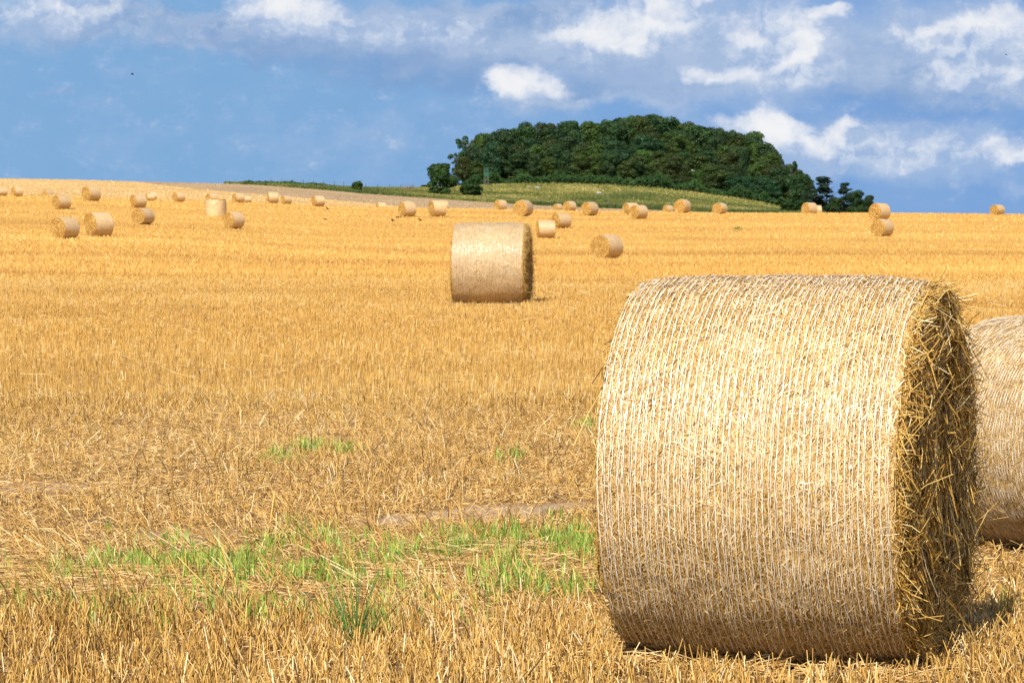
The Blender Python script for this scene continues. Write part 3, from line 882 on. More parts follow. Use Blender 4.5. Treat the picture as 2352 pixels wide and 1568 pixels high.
def far_bale(k, u0, u1, v0, v1, p, Yfix, label):
    uc = (u0 + u1) / 2
    phi = math.atan(.79 * p / (1 - p))
    if Yfix:
        Y = Yfix * KY; a, _ = ray(uc, v1); X = float(a) * Y
    else:
        X, Y = hit(uc, v1 - .5)
    wm = 2 * BR * math.sin(phi) + BL * math.cos(phi)
    z = float(terr(X, Y))
    top = H + float(ray(uc, v0)[1]) * Y
    sh = (top - z) / (2 * BR * .985); sw = (u1 - u0) * Y / F / wm
    s = float(np.clip(.5 * sh + .5 * sw, .72, 1.3))
    szv = float(np.clip(sh / s, .85, 1.15)) if not Yfix else 1.0
    if Yfix: z = top - 2 * BR * .985 * s
    th = math.atan2(X, Y)
    root = empty('straw_bale', (X, Y, z - .01), phi - th, (s, s, s * szv))
    tag(root, label, 'straw bale', 'round straw bales on the stubble field')
    sd, el, er = FAR[(k * 3) % 5]
    link('net_wrap', sd, root); link('end_face', el, root); link('end_face', er, root)
    print('bale %2d Y %.0f s %.2f sh %.2f sw %.2f' % (k, Y, s, sh, sw))


for k, row in enumerate(BALES): far_bale(k, *row)
# the bale standing on its flat end
X, Y = hit(496, 496.5)
s = 48 * Y / F / (2 * BR)
root = empty('straw_bale', (X, Y, float(terr(X, Y)) + BL / 2 * s), 0, s)
root.rotation_euler = (0, R_(90), R_(30)); root.location.x -= 0
off = BR * .975 * s
root.location.x += -off * math.sin(0); 
tag(root, 'bale standing on its flat end so its top looks level', 'straw bale', 'round straw bales on the stubble field')
for nm, me in zip(('net_wrap', 'end_face', 'end_face'), FAR[1]):
    o = link(nm, me, root); o.location = (0, 0, -BR * .975)


# ------------------------------------------------------------------ trees and bushes
def leaf_cloud(lobes, n, size, tone0=.5, flat=0.0):
    """leaf clumps spread over and through ellipsoid lobes: [(centre, radii)]"""
    ps = []
    vol = np.array([np.prod(r) ** (2 / 3) for _, r in lobes]); cnt = (n * vol / vol.sum()).astype(int) + 3
    for (c_, r_), m in zip(lobes, cnt):
        d = norm(rng.normal(0, 1, (m, 3))); d[:, 2] = np.abs(d[:, 2]) * np.where(rng.random(m) < .72, 1, -1); d = norm(d)
        q = rng.uniform(.62, 1.06, m) ** .8
        C_ = np.array(c_) + d * np.array(r_) * q[:, None]
        nrm = norm(d + rng.normal(0, .38, (m, 3)) + np.array([0, 0, flat]))
        a = norm(np.cross(nrm, norm(rng.normal(0, 1, (m, 3))))); b = np.cross(nrm, a)
        s = size * rng.uniform(.5, 1.35, m)[:, None]
        fold = nrm * s * rng.uniform(-.3, .3, (m, 1))
        P = np.stack([C_ - a * s, C_ + fold, C_ + a * s * rng.uniform(.7, 1.2, (m, 1))], 1)
        W = np.stack([b * s * .45, b * s * rng.uniform(.5, .95, (m, 1)), b * s * .3], 1)
        lt = rng.normal(0, .10)
        ps.append(ribbons(P, W, np.clip(tone0 + lt + rng.normal(0, .12, m), 0, 1)))
    return join(ps)


def trunk_mesh(h, r, limbs, reach):
    k = np.linspace(0, 1, 6)
    P = np.zeros((1, 6, 3)); P[0, :, 2] = k * h; P[0, :, :2] = np.cumsum(rng.normal(0, .02 * h, (6, 2)), 0) * (k > 0)[:, None]
    ps = [tubes(P, (r * np.linspace(1, .35, 6))[None, :], np.array([.4]), 7)]
    for _ in range(limbs):
        t = rng.uniform(.35, .95); base = np.array([np.interp(t, k, P[0, :, i]) for i in range(3)])
        az = rng.uniform(0, 6.28); up = rng.uniform(.3, .9)
        d = np.array([math.cos(az), math.sin(az), up]); d /= np.linalg.norm(d)
        kk = np.linspace(0, 1, 4)[:, None]
        Q = base + d * reach * rng.uniform(.5, 1) * kk + np.array([0, 0, .12 * reach]) * kk ** 2
        ps.append(tubes(Q[None], (r * .45 * np.linspace(1, .2, 4))[None, :], np.array([.5]), 5))
    return join(ps)


def make_variant(kind):
    """unit tree 10 m tall -> (crown mesh, trunk mesh)"""
    if kind == 'broad':
        lobes = []
        for i in range(26):
            a = rng.uniform(0, 6.28); zz = rng.uniform(2.2, 9.0)
            env = 3.5 * math.sqrt(max(.05, 1 - ((zz - 5.2) / 4.6) ** 2))
            rr = env * rng.uniform(.35, .85); s = rng.uniform(1.0, 1.9)
            lobes.append(((math.cos(a) * rr, math.sin(a) * rr, zz), (s * 1.1, s * 1.1, s * .85)))
        lobes.append(((rng.normal(0, .4), rng.normal(0, .4), 8.6), (1.5, 1.5, 1.2)))
        lobes.append(((0, 0, 5.4), (2.4, 2.4, 3.0)))
        cm = leaf_cloud(lobes, 6500, .195); tm = trunk_mesh(7.5, .22, 8, 2.8); mt = M_leaf
    elif kind == 'airy':
        lobes = []
        for i in range(17):
            a = rng.uniform(0, 6.28); zz = rng.uniform(3.5, 9.4); rr = rng.uniform(.4, 2.6) * math.sqrt(max(.1, 1 - ((zz - 6) / 4.2) ** 2))
            s = rng.uniform(.45, .85); lobes.append(((math.cos(a) * rr, math.sin(a) * rr, zz), (s, s, s * .8)))
        cm = leaf_cloud(lobes, 1700, .165); tm = trunk_mesh(9, .16, 16, 2.6); mt = M_leaf
    elif kind == 'pine':
        lobes = []
        for zz in np.linspace(2.0, 9.4, 11):
            env = np.interp(zz, [2, 4.5, 7.5, 9.4], [1.9, 2.6, 1.9, .5])
            for _ in range(4):
                a = rng.uniform(0, 6.28); rr = env * rng.uniform(.25, .95); s = rng.uniform(.6, 1.0)
                lobes.append(((math.cos(a) * rr, math.sin(a) * rr, zz + rng.normal(0, .25)), (s * 1.25, s * 1.25, s * .42)))
        cm = leaf_cloud(lobes, 4500, .18, .5, .6); tm = trunk_mesh(9.2, .2, 14, 2.2); mt = M_pine
    else:                                               # bush, 10 units tall, leafy to the ground
        lobes = [((0, 0, 4.6), (3.4, 3.4, 4.4))]
        for i in range(30):
            a = rng.uniform(0, 6.28); zz = rng.uniform(.8, 8.8); env = 4.3 * math.sqrt(max(.08, 1 - ((zz - 4.3) / 5.2) ** 2)); rr = env * rng.uniform(.5, .95); s = rng.uniform(.8, 1.7)
            lobes.append(((math.cos(a) * rr, math.sin(a) * rr, zz), (s, s, s)))
        cm = leaf_cloud(lobes, 7500, .26, .52); tm = trunk_mesh(5, .3, 8, 3); mt = M_bush
    return mesh('crown', cm[0], cm[1], mt, cm[2]), mesh('trunk', tm[0], tm[1], M_bark, tm[2])


VAR = {'broad': [make_variant('broad') for _ in range(6)], 'airy': [make_variant('airy') for _ in range(2)], 'pine': [make_variant('pine') for _ in range(2)], 'bush': [make_variant('bush') for _ in range(3)]}


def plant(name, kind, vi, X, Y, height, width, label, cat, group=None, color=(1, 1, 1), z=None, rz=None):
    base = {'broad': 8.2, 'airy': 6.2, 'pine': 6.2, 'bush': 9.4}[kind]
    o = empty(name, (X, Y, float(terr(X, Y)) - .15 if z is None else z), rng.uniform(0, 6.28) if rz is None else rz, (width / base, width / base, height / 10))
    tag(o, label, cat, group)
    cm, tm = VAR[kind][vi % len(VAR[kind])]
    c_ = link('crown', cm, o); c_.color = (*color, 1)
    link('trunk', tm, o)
    return o


def pix_plant(name, kind, vi, u, v0, v1, wpx, Y, label, cat, group=None, color=(1, 1, 1)):
    Y = Y * KY
    # plant at a distance, its top on the sight line of v0 and its spread taken from the photograph
    a, s = ray(u, v0); X = float(a) * Y
    zt = H + float(s) * Y; z = float(terr(X, Y))
    hgt = max(zt - z, (v1 - v0) * Y / F * .6)
    return plant(name, kind, vi, X, Y, hgt * .98, wpx * Y / F, label, cat, group, color, z=z - .1)


SKY = np.array([(1000, 410), (1021, 374), (1040, 345), (1065, 326), (1095, 310), (1115, 306), (1148, 297), (1203, 284), (1255, 285), (1279, 290), (1314, 274), (1364, 281), (1410, 273), (1467, 266), (1490, 264), (1525, 268), (1571, 275), (1604, 281), (1666, 297), (1700, 309), (1734, 304), (1761, 332), (1788, 356), (1810, 372), (1842, 408), (1860, 424)], float)
BASE = np.array([(1000, 440), (1100, 426), (1150, 422), (1206, 419), (1371, 418), (1409, 424), (1544, 436), (1680, 453), (1815, 472), (1850, 481), (1900, 488)], float)
sky_v = lambda u: np.interp(u, SKY[:, 0], SKY[:, 1])
base_v = lambda u: np.interp(u, BASE[:, 0], BASE[:, 1])
TINT = [((1, 1, 1), 'dark green broadleaf tree among the others of its shade in the hilltop wood'),
        ((1.5, 1.05, .8), 'olive tinged broadleaf tree among the others of its shade in the hilltop wood'),
        ((.8, 1.0, 1.3), 'bluish dark green broadleaf tree among the others of its shade in the hilltop wood'),
        ((1.75, 1.55, .95), 'lighter yellowish green broadleaf tree among the others of its shade in the hilltop wood')]
# scattered, not in rows: blue-noise in (bearing, depth)
cand, kept = rng.random((6000, 2)), []
for cu, cf in cand:
    uu = 1062 + cu * 786; ff = cf
    if all(((uu - k[0]) / 27) ** 2 + ((ff - k[1]) * 6.2) ** 2 > 1 for k in kept): kept.append((uu, ff))
# make sure the skyline and the front edge are closed
kept += [(u + rng.uniform(-9, 9), 1.0) for u in np.arange(1093, 1846, 25)] + [(u + rng.uniform(-9, 9), 0.0) for u in np.arange(1066, 1846, 34)]
cnt = 0
for uu, f in kept:
    vs, vb = sky_v(uu), base_v(uu)
    if uu < 1104: vs = max(vs, 346 - (uu - 1062) * .8)            # the left shoulder thins out
    depth = vb - vs
    if depth < 20: continue
    Y = (437 + f * 80 + rng.uniform(-3, 3)) * KY
    g = f ** .9
    vt = (vb - min(56, depth)) * (1 - g) + vs * g
    vt = vs + abs(rng.normal(0, 5)) - 3 if f == 1.0 else max(vt + rng.normal(0, 14), vs + rng.uniform(0, 6))
    a, s = ray(uu, vt); X = float(a) * Y
    z = float(terr(X, Y)); ht = H + float(s) * Y - z
    ht = min(max(ht, 5.5), 17)
    zb = H + float(s) * Y - ht
    wd = min(rng.gamma(14, 4.1), 22 + depth * .6) * Y / F
    bl = sstep(1400, 1080, uu)
    pr = np.array([.36 - .06 * bl, .27, .14 + .24 * bl, .23 - .18 * bl]); ti = rng.choice(4, p=pr / pr.sum())
    col, lab = TINT[ti]
    plant('broadleaf_tree', 'broad', int(rng.integers(6)), X, Y, ht, wd, lab, 'tree', 'trees of the hilltop wood', col, z=min(zb, z))
    cnt += 1
print('wood trees', cnt)

pix_plant('broadleaf_tree', 'airy', 0, 1070, 308, 425, 58, 446, 'thin airy tree with sky showing through, at the left shoulder of the wood', 'tree', None, (1.1, 1.2, 1.2))
pix_plant('broadleaf_tree', 'airy', 1, 1045, 346, 430, 46, 444, 'lower see through tree just outside the airy one at the end of the wood', 'tree', None, (1.0, 1.15, 1.15))
pix_plant('broadleaf_tree', 'broad', 1, 1000, 376, 450, 40, 440, 'narrow dark tree rising behind the big rounded bush', 'tree', None, (.9, 1, 1.05))
pix_plant('bush', 'bush', 0, 1015, 375, 460, 70, 384, 'big rounded dark green bush at the end of the grass bank', 'bush', None, (.85, .95, .9))
pix_plant('bush', 'bush', 1, 1084, 416, 463, 54, 386, 'smaller rounded bush beside the big one, below the hunting hide', 'bush', None, (.85, .9, .85))
pix_plant('bush', 'bush', 2, 978, 425, 440, 26, 425, 'low dark bush left of the big rounded bush', 'bush', None, (.7, .75, .8))  # dark tint is set as the foliage's own colour
pix_plant('small_tree', 'bush', 1, 821, 412, 437, 26, 372, 'single small round tree standing alone on the ridge', 'tree', None, (1.1, 1.2, .9))
pix_plant('pine_tree', 'pine', 0, 1889, 401, 488, 82, 330, 'taller pine tree at the right foot of the wood', 'tree')
pix_plant('pine_tree', 'pine', 1, 1940, 418, 489, 58, 334, 'shorter pine tree standing to the right of the taller pine', 'tree')
pix_plant('broadleaf_tree', 'broad', 2, 1968, 436, 490, 50, 326, 'low broadleaf tree crowding the shorter pine', 'tree', None, (.9, 1.05, .95))
pix_plant('broadleaf_tree', 'broad', 4, 1998, 447, 491, 32, 322, 'last small tree at the far right end of the wood', 'tree', None, (.85, 1, 1.0))
pix_plant('broadleaf_tree', 'airy', 0, 1822, 366, 470, 40, 432, 'ragged leaning tree on the right shoulder of the wood', 'tree', None, (.8, .9, .9))
pix_plant('broadleaf_tree', 'broad', 3, 1858, 421, 489, 40, 400, 'dark tree filling the gap between the wood and the taller pine', 'tree', None, (.7, .8, .8))
pix_plant('bush', 'bush', 0, 1918, 452, 491, 44, 322, 'dark bush between the two pines', 'bush', None, (.55, .65, .7))  # foliage colour multiplied darker
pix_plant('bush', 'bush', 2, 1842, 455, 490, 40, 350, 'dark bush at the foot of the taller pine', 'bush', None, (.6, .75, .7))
pix_plant('broadleaf_tree', 'broad', 5, 1838, 394, 488, 58, 415, 'rounded tree where the wood slopes down towards the pines', 'tree', None, (.85, .95, .9))
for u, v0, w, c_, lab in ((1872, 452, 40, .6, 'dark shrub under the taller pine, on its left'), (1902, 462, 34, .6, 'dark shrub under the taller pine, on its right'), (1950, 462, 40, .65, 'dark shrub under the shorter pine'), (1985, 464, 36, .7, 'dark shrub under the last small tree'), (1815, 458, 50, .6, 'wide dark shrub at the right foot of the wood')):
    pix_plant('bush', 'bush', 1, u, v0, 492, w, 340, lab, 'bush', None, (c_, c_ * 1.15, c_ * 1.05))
for u, v0, v1, w, lab in ((595, 413.5, 423, 16, 'tallest rounded bush in the hedge on the ridge'), (664, 415, 427, 12, 'small dark bush by a fence post on the ridge'), (684, 417, 428, 10, 'brownish small bush next to the dark one on the ridge'), (640, 419, 426, 14, 'flat low bush in the hedge on the ridge')):
    pix_plant('bush', 'bush', 1, u, v0, v1, w * 1.3, 398, lab, 'bush', 'bushes on the ridge', (.9, .95, .9))

# dead shrub on the ridge
X, Y = float(ray(937, 432)[0]) * 405 * KY, 405. * KY
ps = []
for _ in range(26):
    b0 = np.array([rng.normal(0, .5), rng.normal(0, .3), 0]); d = np.array([rng.normal(0, .45), rng.normal(0, .3), 1.0]); L = rng.uniform(.6, 1.9)
    kk = np.linspace(0, 1, 4)[:, None]; Q = b0 + d * L * kk + rng.normal(0, .08, (4, 3)) * kk
    ps.append(tubes(Q[None], (.06 * np.linspace(1, .3, 4))[None, :], np.array([.8]), 4))
V, Fq, T = join(ps)
M_dead = tone_mat('dead_twigs', [(0, (.10, .05, .04)), (1, (.22, .13, .10))], .8, .2)
o = link('dead_shrub', mesh('dead_shrub', V, Fq, M_dead, T)); o.location = (X, Y, float(terr(X, Y)))
tag(o, 'reddish bare shrub with dead upright twigs on the ridge', 'shrub')

# undergrowth along the wood's edge
n = 15000
u = rng.uniform(1040, 1900, n); Y = (431 + np.abs(rng.normal(0, 5, n)) - 3 - sstep(1800, 1880, u) * 55) * KY
a = ray(u, 450)[0]; X = a * Y
prof = .5 + 4.0 * fbm(u * .045, u * 0 + 3, 131) ** 1.5
lobez = terr(X, Y) + prof * np.sqrt(rng.random(n)) * sstep(1035, 1100, u)
Cn = np.stack([X, Y, lobez], -1)
nrm = norm(np.stack([rng.normal(0, .6, n), -1 + rng.normal(0, .5, n), .6 + rng.normal(0, .5, n)], -1))
a_ = norm(np.cross(nrm, norm(rng.normal(0, 1, (n, 3))))); b_ = np.cross(nrm, a_); s_ = rng.uniform(.12, .32, n)[:, None]
V, Fq, T = ribbons(np.stack([Cn - a_ * s_, Cn, Cn + a_ * s_], 1), np.stack([b_ * s_ * .4, b_ * s_ * .9, b_ * s_ * .3], 1), np.clip(.42 + .5 * (fbm(u * .02, u * 0 + 9, 141) - .5) + rng.normal(0, .14, n), 0, 1))
o = link('undergrowth', mesh('undergrowth', V, Fq, M_bush, T)); o.color = (.55, .70, .5, 1)
tag(o, 'dark low undergrowth along the foot of the wood', kind='stuff')

# hedge on the ridge
n = 3800
u = rng.uniform(520, 800, n); Y = 397 * KY + rng.normal(0, 2, n)
X = ray(u, 430)[0] * Y
ht = (.35 + .75 * fbm(u * .07, u * 0 + 2, 151)) * sstep(515, 570, u) * (1 - .75 * sstep(690, 800, u))
Cn = np.stack([X, Y, terr(X, Y) + ht * rng.random(n)], -1)
nrm = norm(np.stack([rng.normal(0, .6, n), -1 + rng.normal(0, .5, n), .6 + rng.normal(0, .5, n)], -1))
a_ = norm(np.cross(nrm, norm(rng.normal(0, 1, (n, 3))))); b_ = np.cross(nrm, a_); s_ = rng.uniform(.10, .26, n)[:, None]
V, Fq, T = ribbons(np.stack([Cn - a_ * s_, Cn, Cn + a_ * s_], 1), np.stack([b_ * s_ * .4, b_ * s_ * .9, b_ * s_ * .3], 1), np.clip(.45 + rng.normal(0, .2, n), 0, 1))
o = link('hedge', mesh('hedge', V, Fq, M_bush, T))
tag(o, 'long low green hedge running along the ridge against the sky', 'hedge')

# tall grass on the bank and the hill
n = 90000
u = rng.uniform(515, 1900, n); t = rng.random(n)
y0 = Y_bare(u); y1 = np.interp(u, [440, 1000, 1100, 1800, 1900], [405, 425, 432, 432, 400]) * KY
Y = y0 + (y1 - y0) * t; X = ray(u, 455)[0] * Y
pat = fbm(X * .06, Y * .10 / KY, 161); fine = fbm(X * .5, Y * .4 / KY, 162)
low = sstep(.30, .0, t) * sstep(1100, 1250, u) + .5 * sstep(.25, .0, t)
tone = np.clip(.43 + 1.1 * (pat - .5) + .5 * (fine - .5) - .34 * low + rng.normal(0, .09, n) - .12 * sstep(1000, 800, u), 0, 1)
h = rng.uniform(.15, .5, n) * (1 + .6 * low); az = rng.uniform(0, 3.14, n)
B = np.stack([X, Y, terr(X, Y) - .03], -1); W = np.stack([np.cos(az), np.sin(az), 0 * az], -1) * rng.uniform(.06, .2, n)[:, None]
tip = B + np.stack([rng.normal(0, .1, n), rng.normal(0, .1, n), h], -1)
V, Fq, T = ribbons(np.stack([B, tip], 1), np.stack([W, W * .35], 1), tone)
tag(link('meadow_grass', mesh('meadow_grass', V, Fq, M_grass, T)), 'rough yellowing meadow grass on the bank and hill', kind='stuff')

# stubble remains on the pale and bare strips
n = 40000
u = rng.uniform(-400, 1700, n); t = rng.random(n)
Y = Y_crest(u) + (Y_bare(u) - Y_crest(u)) * t; X = ray(u, 450)[0] * Y
isbare = Y > Y_pale(u)
kp = rng.random(n) < np.where(isbare, .6, 1); X, Y, isbare = X[kp], Y[kp], isbare[kp]; n = len(X)
B = np.stack([X, Y, terr(X, Y) - .02], -1); az = rng.uniform(0, 3.14, n); W = np.stack([np.cos(az), np.sin(az), 0 * az], -1) * rng.uniform(.03, .09, n)[:, None]
tip = B + np.stack([rng.normal(0, .04, n), rng.normal(0, .04, n), rng.uniform(.05, .16, n)], -1)
M_strip = tone_mat('weathered_stubble', [(0, (.24, .16, .09)), (.4, (.41, .28, .15)), (.7, (.62, .44, .20)), (1, (.74, .55, .28))], .6, .2)
V, Fq, T = ribbons(np.stack([B, tip], 1), np.stack([W, W * .7], 1), np.clip(np.where(isbare, .30, .60) + rng.normal(0, .13, n), 0, 1))
tag(link('old_stubble', mesh('old_stubble', V, Fq, M_strip, T)), 'short weathered stubble on the strips beyond the crest', kind='stuff')


# ------------------------------------------------------------------ small things: hide, fences, boulders, birds
def box(cx, cy, cz, sx, sy, sz, b=.02):
    """bevelled box as verts/quads"""
    import bmesh
    bm = bmesh.new(); bmesh.ops.create_cube(bm, size=1)
    bmesh.ops.scale(bm, vec=(sx, sy, sz), verts=bm.verts)
    if b: bmesh.ops.bevel(bm, geom=bm.edges[:], offset=b, segments=1, affect='EDGES')
    bmesh.ops.translate(bm, vec=(cx, cy, cz), verts=bm.verts)
    V = np.array([v.co[:] for v in bm.verts])
    Fs = [[v.index for v in f.verts] for f in bm.faces]
    bm.free()
    return V, Fs


def poly(name, pieces, mat):
    me = bpy.data.meshes.new(name); Vs, Fs, n = [], [], 0
    for V, Fl in pieces:
        Vs += [tuple(v) for v in V]; Fs += [[i + n for i in f] for f in Fl]; n += len(V)
    me.from_pydata(Vs, [], Fs); me.update(); me.materials.append(mat)
    return me


def plain(name, c0, c1, rough=.6, scale=6.0, spec=.3):
    m, t, b = material(name)
    co = t.n('ShaderNodeTexCoord').outputs['Object']
    t.set(b, 'Base Color', t.ramp(t.noise(co, scale, 5, .65), [(.35, c0), (.65, c1)])); t.set(b, 'Roughness', rough); t.set(b, 'Specular IOR Level', spec)
    return m


M_hide = plain('painted_green_boards', (.018, .060, .034), (.028, .085, .048), .6, 3)
M_post = plain('weathered_wood', (.07, .06, .05), (.15, .13, .11), .8, 8)
M_wire = plain('dull_wire', (.10, .10, .10), (.16, .16, .16), .4, 8, .5)
M_rock = plain('grey_stone', (.16, .155, .15), (.36, .35, .34), .8, 2.5)
M_crow = plain('black_feathers', (.008, .008, .010), (.02, .02, .025), .5, 10)
M_gull = plain('white_feathers', (.7, .7, .7), (.85, .85, .85), .5, 10)
M_darkgap = plain('dark_interior', (.006, .008, .007), (.012, .014, .012), .9, 4)

a, s = ray(1117, 424); Yh = 424. * KY; Xh = float(a) * Yh; zh = float(terr(Xh, Yh))
zt = H + float(ray(1117, 387)[1]) * Yh; zb = H + float(ray(1117, 406)[1]) * Yh
hd = empty('hunting_hide', (Xh, Yh, zh)); tag(hd, 'green boarded raised hunting hide on legs before the dark wood', 'hunting hide')
bh = zt - zb; b0 = zb - zh
link('cabin', poly('cabin', [box(0, 0, b0 + bh / 2, 1.25, 1.3, bh, .03)], M_hide), hd)
link('roof', poly('roof', [box(0, 0, zt - zh + .06, 1.55, 1.6, .10, .02)], M_post), hd)
link('window', poly('window', [box(0, -.655, b0 + bh * .68, .8, .05, .28, .01)], M_darkgap), hd)
for sx in (-1, 1):
    for sy in (-1, 1):
        link('leg', poly('leg', [box(sx * .52, sy * .55, b0 / 2, .12, .12, b0, .01)], M_post), hd)
lad = [box(-.25, -1.0, b0 / 2, .06, .06, b0, 0), box(.25, -1.0, b0 / 2, .06, .06, b0, 0)] + [box(0, -1.0, .3 + .35 * i, .5, .05, .05, 0) for i in range(int(b0 / .35))]
link('ladder', poly('ladder', lad, M_post), hd)


def fence(name, pts, hgt, label, wires=2):
    """posts at picture columns and distances, wires strung between"""
    XY = np.array([(float(ray(u, 450)[0]) * y * KY, y * KY) for u, y in pts]); Z = terr(XY[:, 0], XY[:, 1])
    root = empty(name, (XY[0, 0], XY[0, 1], Z[0])); tag(root, label, 'fence')
    rel = np.stack([XY[:, 0] - XY[0, 0], XY[:, 1] - XY[0, 1], Z - Z[0]], -1)
    for p in rel:
        q = rng.uniform(-.1, .15); tl = rng.normal(0, .04, 2)
        P = np.array([[p, p + [tl[0] * .5, tl[1] * .5, (hgt + q) * .5], p + [tl[0], tl[1], hgt + q]]])
        V, Fq, T = tubes(P, np.full((1, 3), .075), np.array([.5]), 6)
        link('post', mesh('post', V, Fq, M_post, T), root)
    for w in range(wires):
        P = rel + np.array([0, -.08, hgt * (.45 + .42 * w)])
        V, Fq, T = tubes(P[None], np.full((1, len(P)), .008), np.array([.5]), 4)
        link('wire', mesh('wire', V, Fq, M_wire, T), root)


fence('wire_fence', [(622, 396), (647, 396), (672, 396), (697, 397), (720, 398), (743, 399), (768, 400), (790, 400), (815, 401), (840, 402), (867, 403), (895, 404), (921, 405), (950, 406)], 1.35, 'thin post and wire fence along the ridge behind the hedge')
fence('wire_fence', [(1105, 366), (1149, 363), (1195, 360), (1241, 356), (1285, 353), (1318, 351), (1357, 349), (1402, 347), (1437, 344), (1485, 338), (1530, 331), (1575, 318), (1587, 312), (1620, 300), (1670, 292), (1720, 288), (1770, 284)], 1.3, 'thin post and wire fence along the foot of the grassy hill')


def boulder(u, v, size, label, mat=M_rock):
    import bmesh
    X, Y = hit(u, v, 265., 432.)
    bm = bmesh.new(); bmesh.ops.create_icosphere(bm, subdivisions=3, radius=1)
    V = np.array([p.co[:] for p in bm.verts]); Fs = [[p.index for p in f.verts] for f in bm.faces]; bm.free()
    n = fbm(V[:, 0] * 1.6 + 7 + u, V[:, 1] * 1.6 + V[:, 2] * 1.3 + 7, 171)
    V = V * (.75 + .5 * n)[:, None] * np.array([1.0, .8, .62]) * size
    me = poly('boulder', [(V, Fs)], mat); o = link('boulder', me); o.location = (X, Y, float(terr(X, Y)) + .2 * size)
    tag(o, label, 'boulder', 'boulders on the grass')


boulder(1375, 446, .75, 'largest grey boulder on the grassy hill')
boulder(1396, 453, .42, 'small grey stone just right of the largest boulder on the hill')
boulder(1234, 433.5, .62, 'grey boulder high on the hill under the wood')
boulder(1214, 430, .45, 'brownish stone beside the boulder high on the hill', plain('brown_stone', (.20, .14, .10), (.33, .25, .19), .8, 2.5))
boulder(1142, 427, .4, 'low stone at the upper edge of grass near the hunting hide')
boulder(821, 438.5, 1.0, 'pale stone heap under the single small round tree')


def bird(u, v, Y, lift, span, az, label, mat, cat='bird', flap=.35):
    Y = Y * KY; a, s = ray(u, v); X = float(a) * Y; z = H + float(s) * Y
    k = np.linspace(0, 1, 9); rad = np.interp(k, [0, .12, .3, .6, .85, 1], [.02, .10, .15, .16, .07, .05]) * span * .55
    P = np.stack([(k - .45) * span * .62, 0 * k, .02 * np.sin(k * 3)], -1)[None]
    ps = [tubes(P, rad[None, :], np.array([.5]), 8)]
    for sg in (-1, 1):
        q = np.linspace(0, 1, 5)
        C_ = np.stack([.02 - .12 * q ** 2 * span, sg * q * span * .52, flap * span * (q - .35 * q ** 2)], -1)[None]
        W = np.stack([np.interp(q, [0, .5, 1], [.13, .12, .03]) * span, 0 * q, 0 * q], -1)[None]
        t0 = ribbons(C_ + np.array([0, 0, .008]), W, np.array([.5])); t1 = ribbons(C_ - np.array([0, 0, .008]), -W, np.array([.5])); ps += [t0, t1]
    q = np.array([0, .5, 1.]); C_ = np.stack([(.30 + .2 * q) * span, 0 * q, 0 * q], -1)[None]; W = np.stack([0 * q, np.array([.03, .06, .09]) * span, 0 * q], -1)[None]
    ps.append(ribbons(C_, W, np.array([.5])))
    V, Fq, T = join(ps)
    o = link('flying_bird', mesh('flying_bird', V, Fq, mat, T)); o.location = (X, Y, z); o.rotation_euler = (rng.normal(0, .25), rng.normal(0, .2), az)
    tag(o, label, cat, 'small birds over the field' if mat is M_crow else None)


for (u, v, Y, az, sp, lab) in ((752, 480, 190, .5, .62, 'black bird low over the stubble right below the lone crest bale'), (749, 505, 150, 2.0, .62, 'black bird with wings raised, lower than the one below the crest bale'),
                               (902.5, 507, 150, .3, .60, 'black bird lowest and farthest out in front of the bale with birds'), (913, 500, 155, 2.6, .55, 'black bird nearest the end of the bale with birds'),
                               (920.5, 498.5, 158, 1.2, .5, 'black bird touching the foot of the bale with birds'), (967, 506, 148, 2.2, .66, 'black bird with spread wings in the gap between two bales'),
                               (303.5, 171.5, 120, .4, .42, 'tiny dark bird high in the blue left sky'), (2311, 126.5, 160, .4, .3, 'speck of a bird against cloud at the upper right')):
    bird(u, v, Y, 0, sp, az, lab, M_crow)
bird(1591, 392, 425, 0, 1.0, .1, 'pale bird gliding past the dark trees', M_gull, flap=.1)

# ------------------------------------------------------------------ sky, sun, camera
EL, AZ = R_(45), R_(199)
w = bpy.data.worlds.new('World'); SC.world = w; w.use_nodes = True
nt = w.node_tree; nt.nodes.clear(); t = NT(nt)
out = t.n('ShaderNodeOutputWorld'); bg = t.n('ShaderNodeBackground'); nt.links.new(bg.outputs[0], out.inputs[0])
sky = t.n('ShaderNodeTexSky', sky_type='NISHITA', sun_disc=False, sun_elevation=EL, sun_rotation=AZ, altitude=100, air_density=1.0, dust_density=.6, ozone_density=1.5)
skyc = t.n('ShaderNodeVectorMath', {0: sky.outputs[0], 3: .10}, operation='SCALE').outputs[0]
G = t.n('ShaderNodeTexCoord').outputs['Generated']
sx = t.n('ShaderNodeSeparateXYZ', {0: G})
yy = t.math('MAXIMUM', sx.outputs[1], .05)
# bearing and height of the sight line, in the units the clouds were measured in (1 = 100 of 2352 across)
px = t.math('ADD', t.math('MULTIPLY', t.math('DIVIDE', sx.outputs[0], yy), F / 100), UC / 100)
py = t.math('ADD', t.math('MULTIPLY', t.math('DIVIDE', sx.outputs[2], yy), -F / 100), EYE / 100)
p = t.n('ShaderNodeCombineXYZ', {0: px, 1: py, 2: 0.0}).outputs[0]
wn = t.n('ShaderNodeTexNoise', {'Vector': p, 'Scale': .9, 'Detail': 4.0, 'Roughness': .6}).outputs[1]
wv = t.n('ShaderNodeVectorMath', {0: wn, 1: (.5, .5, .5)}, operation='SUBTRACT').outputs[0]
q = t.n('ShaderNodeVectorMath', {0: t.n('ShaderNodeVectorMath', {0: wv, 1: (1.5, 1.0, 0)}, operation='MULTIPLY').outputs[0], 1: p}, operation='ADD').outputs[0]


